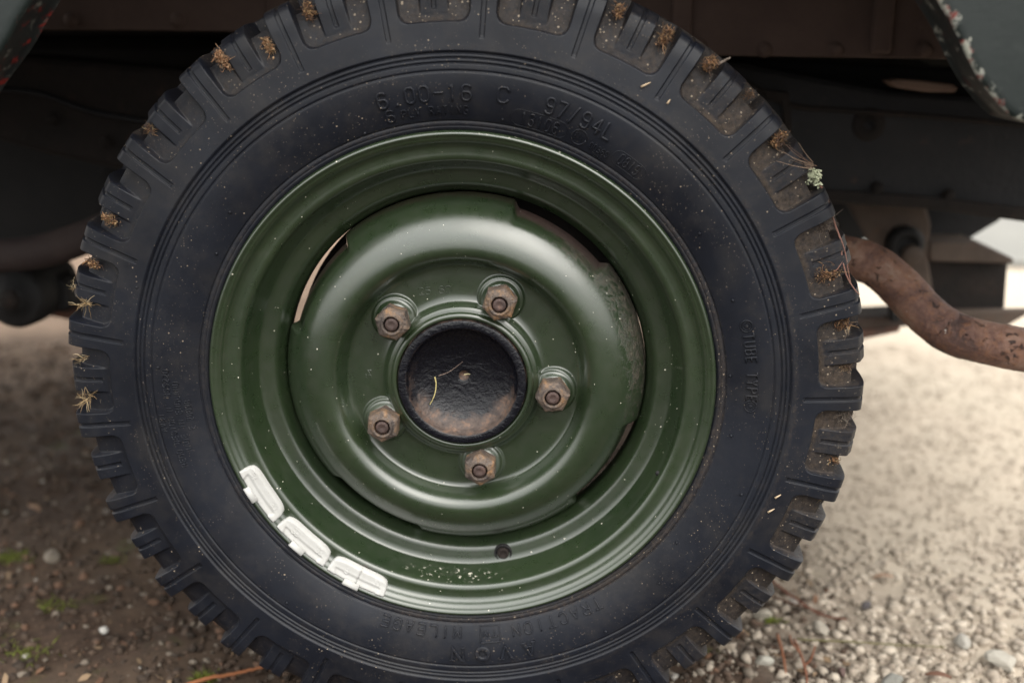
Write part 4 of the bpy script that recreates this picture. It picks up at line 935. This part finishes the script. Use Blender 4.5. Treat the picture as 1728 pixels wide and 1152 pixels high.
tuft('dried_grass_tuft', 'pale crossed stems fanning left from the tread beside the lichen', 'grass', 1372, 280, -2, 16, 44, .14, [(.36, .25, .18), (.28, .17, .12)], .45, (-.95, -.15, .25), .1)
tuft('dried_grass_tuft', 'woolly grey brown fluff in the tread above the exhaust pipe', 'grass', 1400, 378, 6, 40, 20, .6, [(.22, .18, .15), (.15, .11, .09)], .16, (-.9, -.2, .1), .6)
tuft('dried_grass_tuft', 'large chestnut root mat in the tread just above the exhaust pipe', 'grass', 1402, 460, 4, 64, 24, .55, BR+[(.45, .28, .15)], .4, (-.9, -.25, .05), .6)
tuft('dried_grass_tuft', 'brown root mat hanging in the tread gap level with the leaf spring', 'grass', 1424, 545, 6, 54, 16, .9, BR, .38, (-.4, -.3, -.2))
tuft('dried_grass_tuft', 'tan fibre ball at the foot of the tread block below the leaf spring', 'grass', 1428, 618, 6, 46, 12, 1.1, [(.32, .22, .13), (.16, .10, .07)], .36)
tuft('dried_grass_tuft', 'thin pale rootlet hanging down the tread face below the root mat', 'grass', 1428, 555, -2, 5, 36, .12, [(.34, .26, .18)], .4, (.05, -.1, -1), .15)
tuft('dried_grass_tuft', 'fine cobweb like fibre in the tread gap right of the word TYPE', 'grass', 1432, 700, 6, 40, 22, .7, [(.28, .24, .20), (.2, .15, .12)], .14, (-.7, -.3, -.6), .6)
tuft('dried_grass_tuft', 'orange and black plant clump in the lower right tread gap', 'grass', 1408, 775, 8, 40, 12, 1.1, [(.42, .22, .11), (.10, .06, .04), (.5, .36, .2)], .4)
tuft('dried_grass_tuft', 'few straw bits on the lug under the orange and black clump', 'grass', 1386, 842, 4, 10, 9, 1.1, ST_, .28)
tuft('dried_grass_tuft', 'little dry fibres in the hole of the lowest clear right block', 'grass', 1282, 974, 8, 22, 8, 1.2, BR+ST_[:1], .3)
# lichen
A = Acc(); c = at(1374, 297, 14)
for i in range(80):
    d = rng.normal(0, 1, 3); d /= np.linalg.norm(d); k = rng.normal(0, .5, 3); l = rng.uniform(3, 6.8)
    q = c+rng.normal(0, 1, 3)*np.array([2.6, 1.6, 2.8]); l *= .5; A.add(*tube([q+d*l*t+k*l*t*t for t in (0, .35, .7, 1)], [.45, .5, .55, .9], 5)); b_ = q+d*l*.6+k*l*.36; d2 = rng.normal(0, 1, 3); d2 /= np.linalg.norm(d2); A.add(*tube([b_, b_+d2*l*.4, b_+d2*l*.7], [.4, .5, .8], 5))
LICH = mat_simple('pale_lichen', (.42, .46, .30), (.62, .64, .46), 400, .9, .001, .5)
tag(A.build('lichen', LICH), 'pale green lichen tuft caught on the upper right tread edge', 'lichen')
def stem(lab, pts, rad, tint, name='twig', cat='twig', sides=()):
    P = spline([at(*p) for p in pts], n=7); P = P+rng.normal(0, rad*.2, P.shape); ls = [P]; ts = [tint]; rs = [np.linspace(rad, rad*.5, len(P))]
    for s in sides: ls.append(spline([at(*p) for p in s], n=4)); ts.append(tint); rs.append(rad*.5)
    tag(strands(name, ls, PLANT, ts, rs, 6), lab, cat)
stem('long thin reddish twig laid along the right tread edge over the exhaust pipe', [(1383, 310, 14), (1396, 335, 12), (1407, 372, 10), (1418, 405, 6), (1422, 440, 2), (1430, 468, 0), (1440, 485, -2), (1449, 497, -3)], 1.0, (.22, .11, .085), sides=([(1418, 400, 6), (1426, 425, 5), (1430, 450, 4), (1436, 480, 4)], [(1422, 440, 2), (1412, 455, 0), (1402, 462, 0)]))
stem('short pale grey twig stub crossing the tread edge above the chassis rail', [(1212, 108, 6), (1222, 103, 2), (1232, 98, -4)], 1.3, (.30, .25, .21))
stem('curved yellow straw lying in the black hub bowl', [(734, 636, 30), (736, 650, 30), (733, 667, 29), (725, 683, 28)], .62, (.62, .52, .22), 'straw', 'straw')
stem('short yellow straw end sticking out of the hub centre hole', [(784, 632, 36), (789, 631, 34), (793, 631, 32)], .6, (.6, .52, .3), 'straw', 'straw')
stem('thin crooked hair root across the hub bowl above the straw', [(740, 634, 32), (756, 628, 33), (768, 620, 34), (781, 610, 33)], .3, (.30, .22, .18), 'rootlet', 'root')
for lab, a_, b_ in (('seed husk on the upper right lug nearest the rings', (1082, 147), (1098, 139)), ('small pale husk stuck above the ring grooves at upper right', (1126, 175), (1131, 168)), ('husk on the lower right shoulder of the tyre, upper of two', (1308, 840), (1318, 834)), ('husk on the lower right shoulder of the tyre, lower of two', (1296, 864), (1307, 858))):
    P = [at(*a_, -9), at((a_[0]+b_[0])/2, (a_[1]+b_[1])/2, -9.5), at(*b_, -8.5)]
    tag(strands('husk', [P], PLANT, [(.55, .42, .28)], [[1.0, .8, .3]], 6), lab, 'husk', 'seed husks stuck to the tyre')

for o in list(bpy.data.objects):
    if 'w' in o: del o['w']
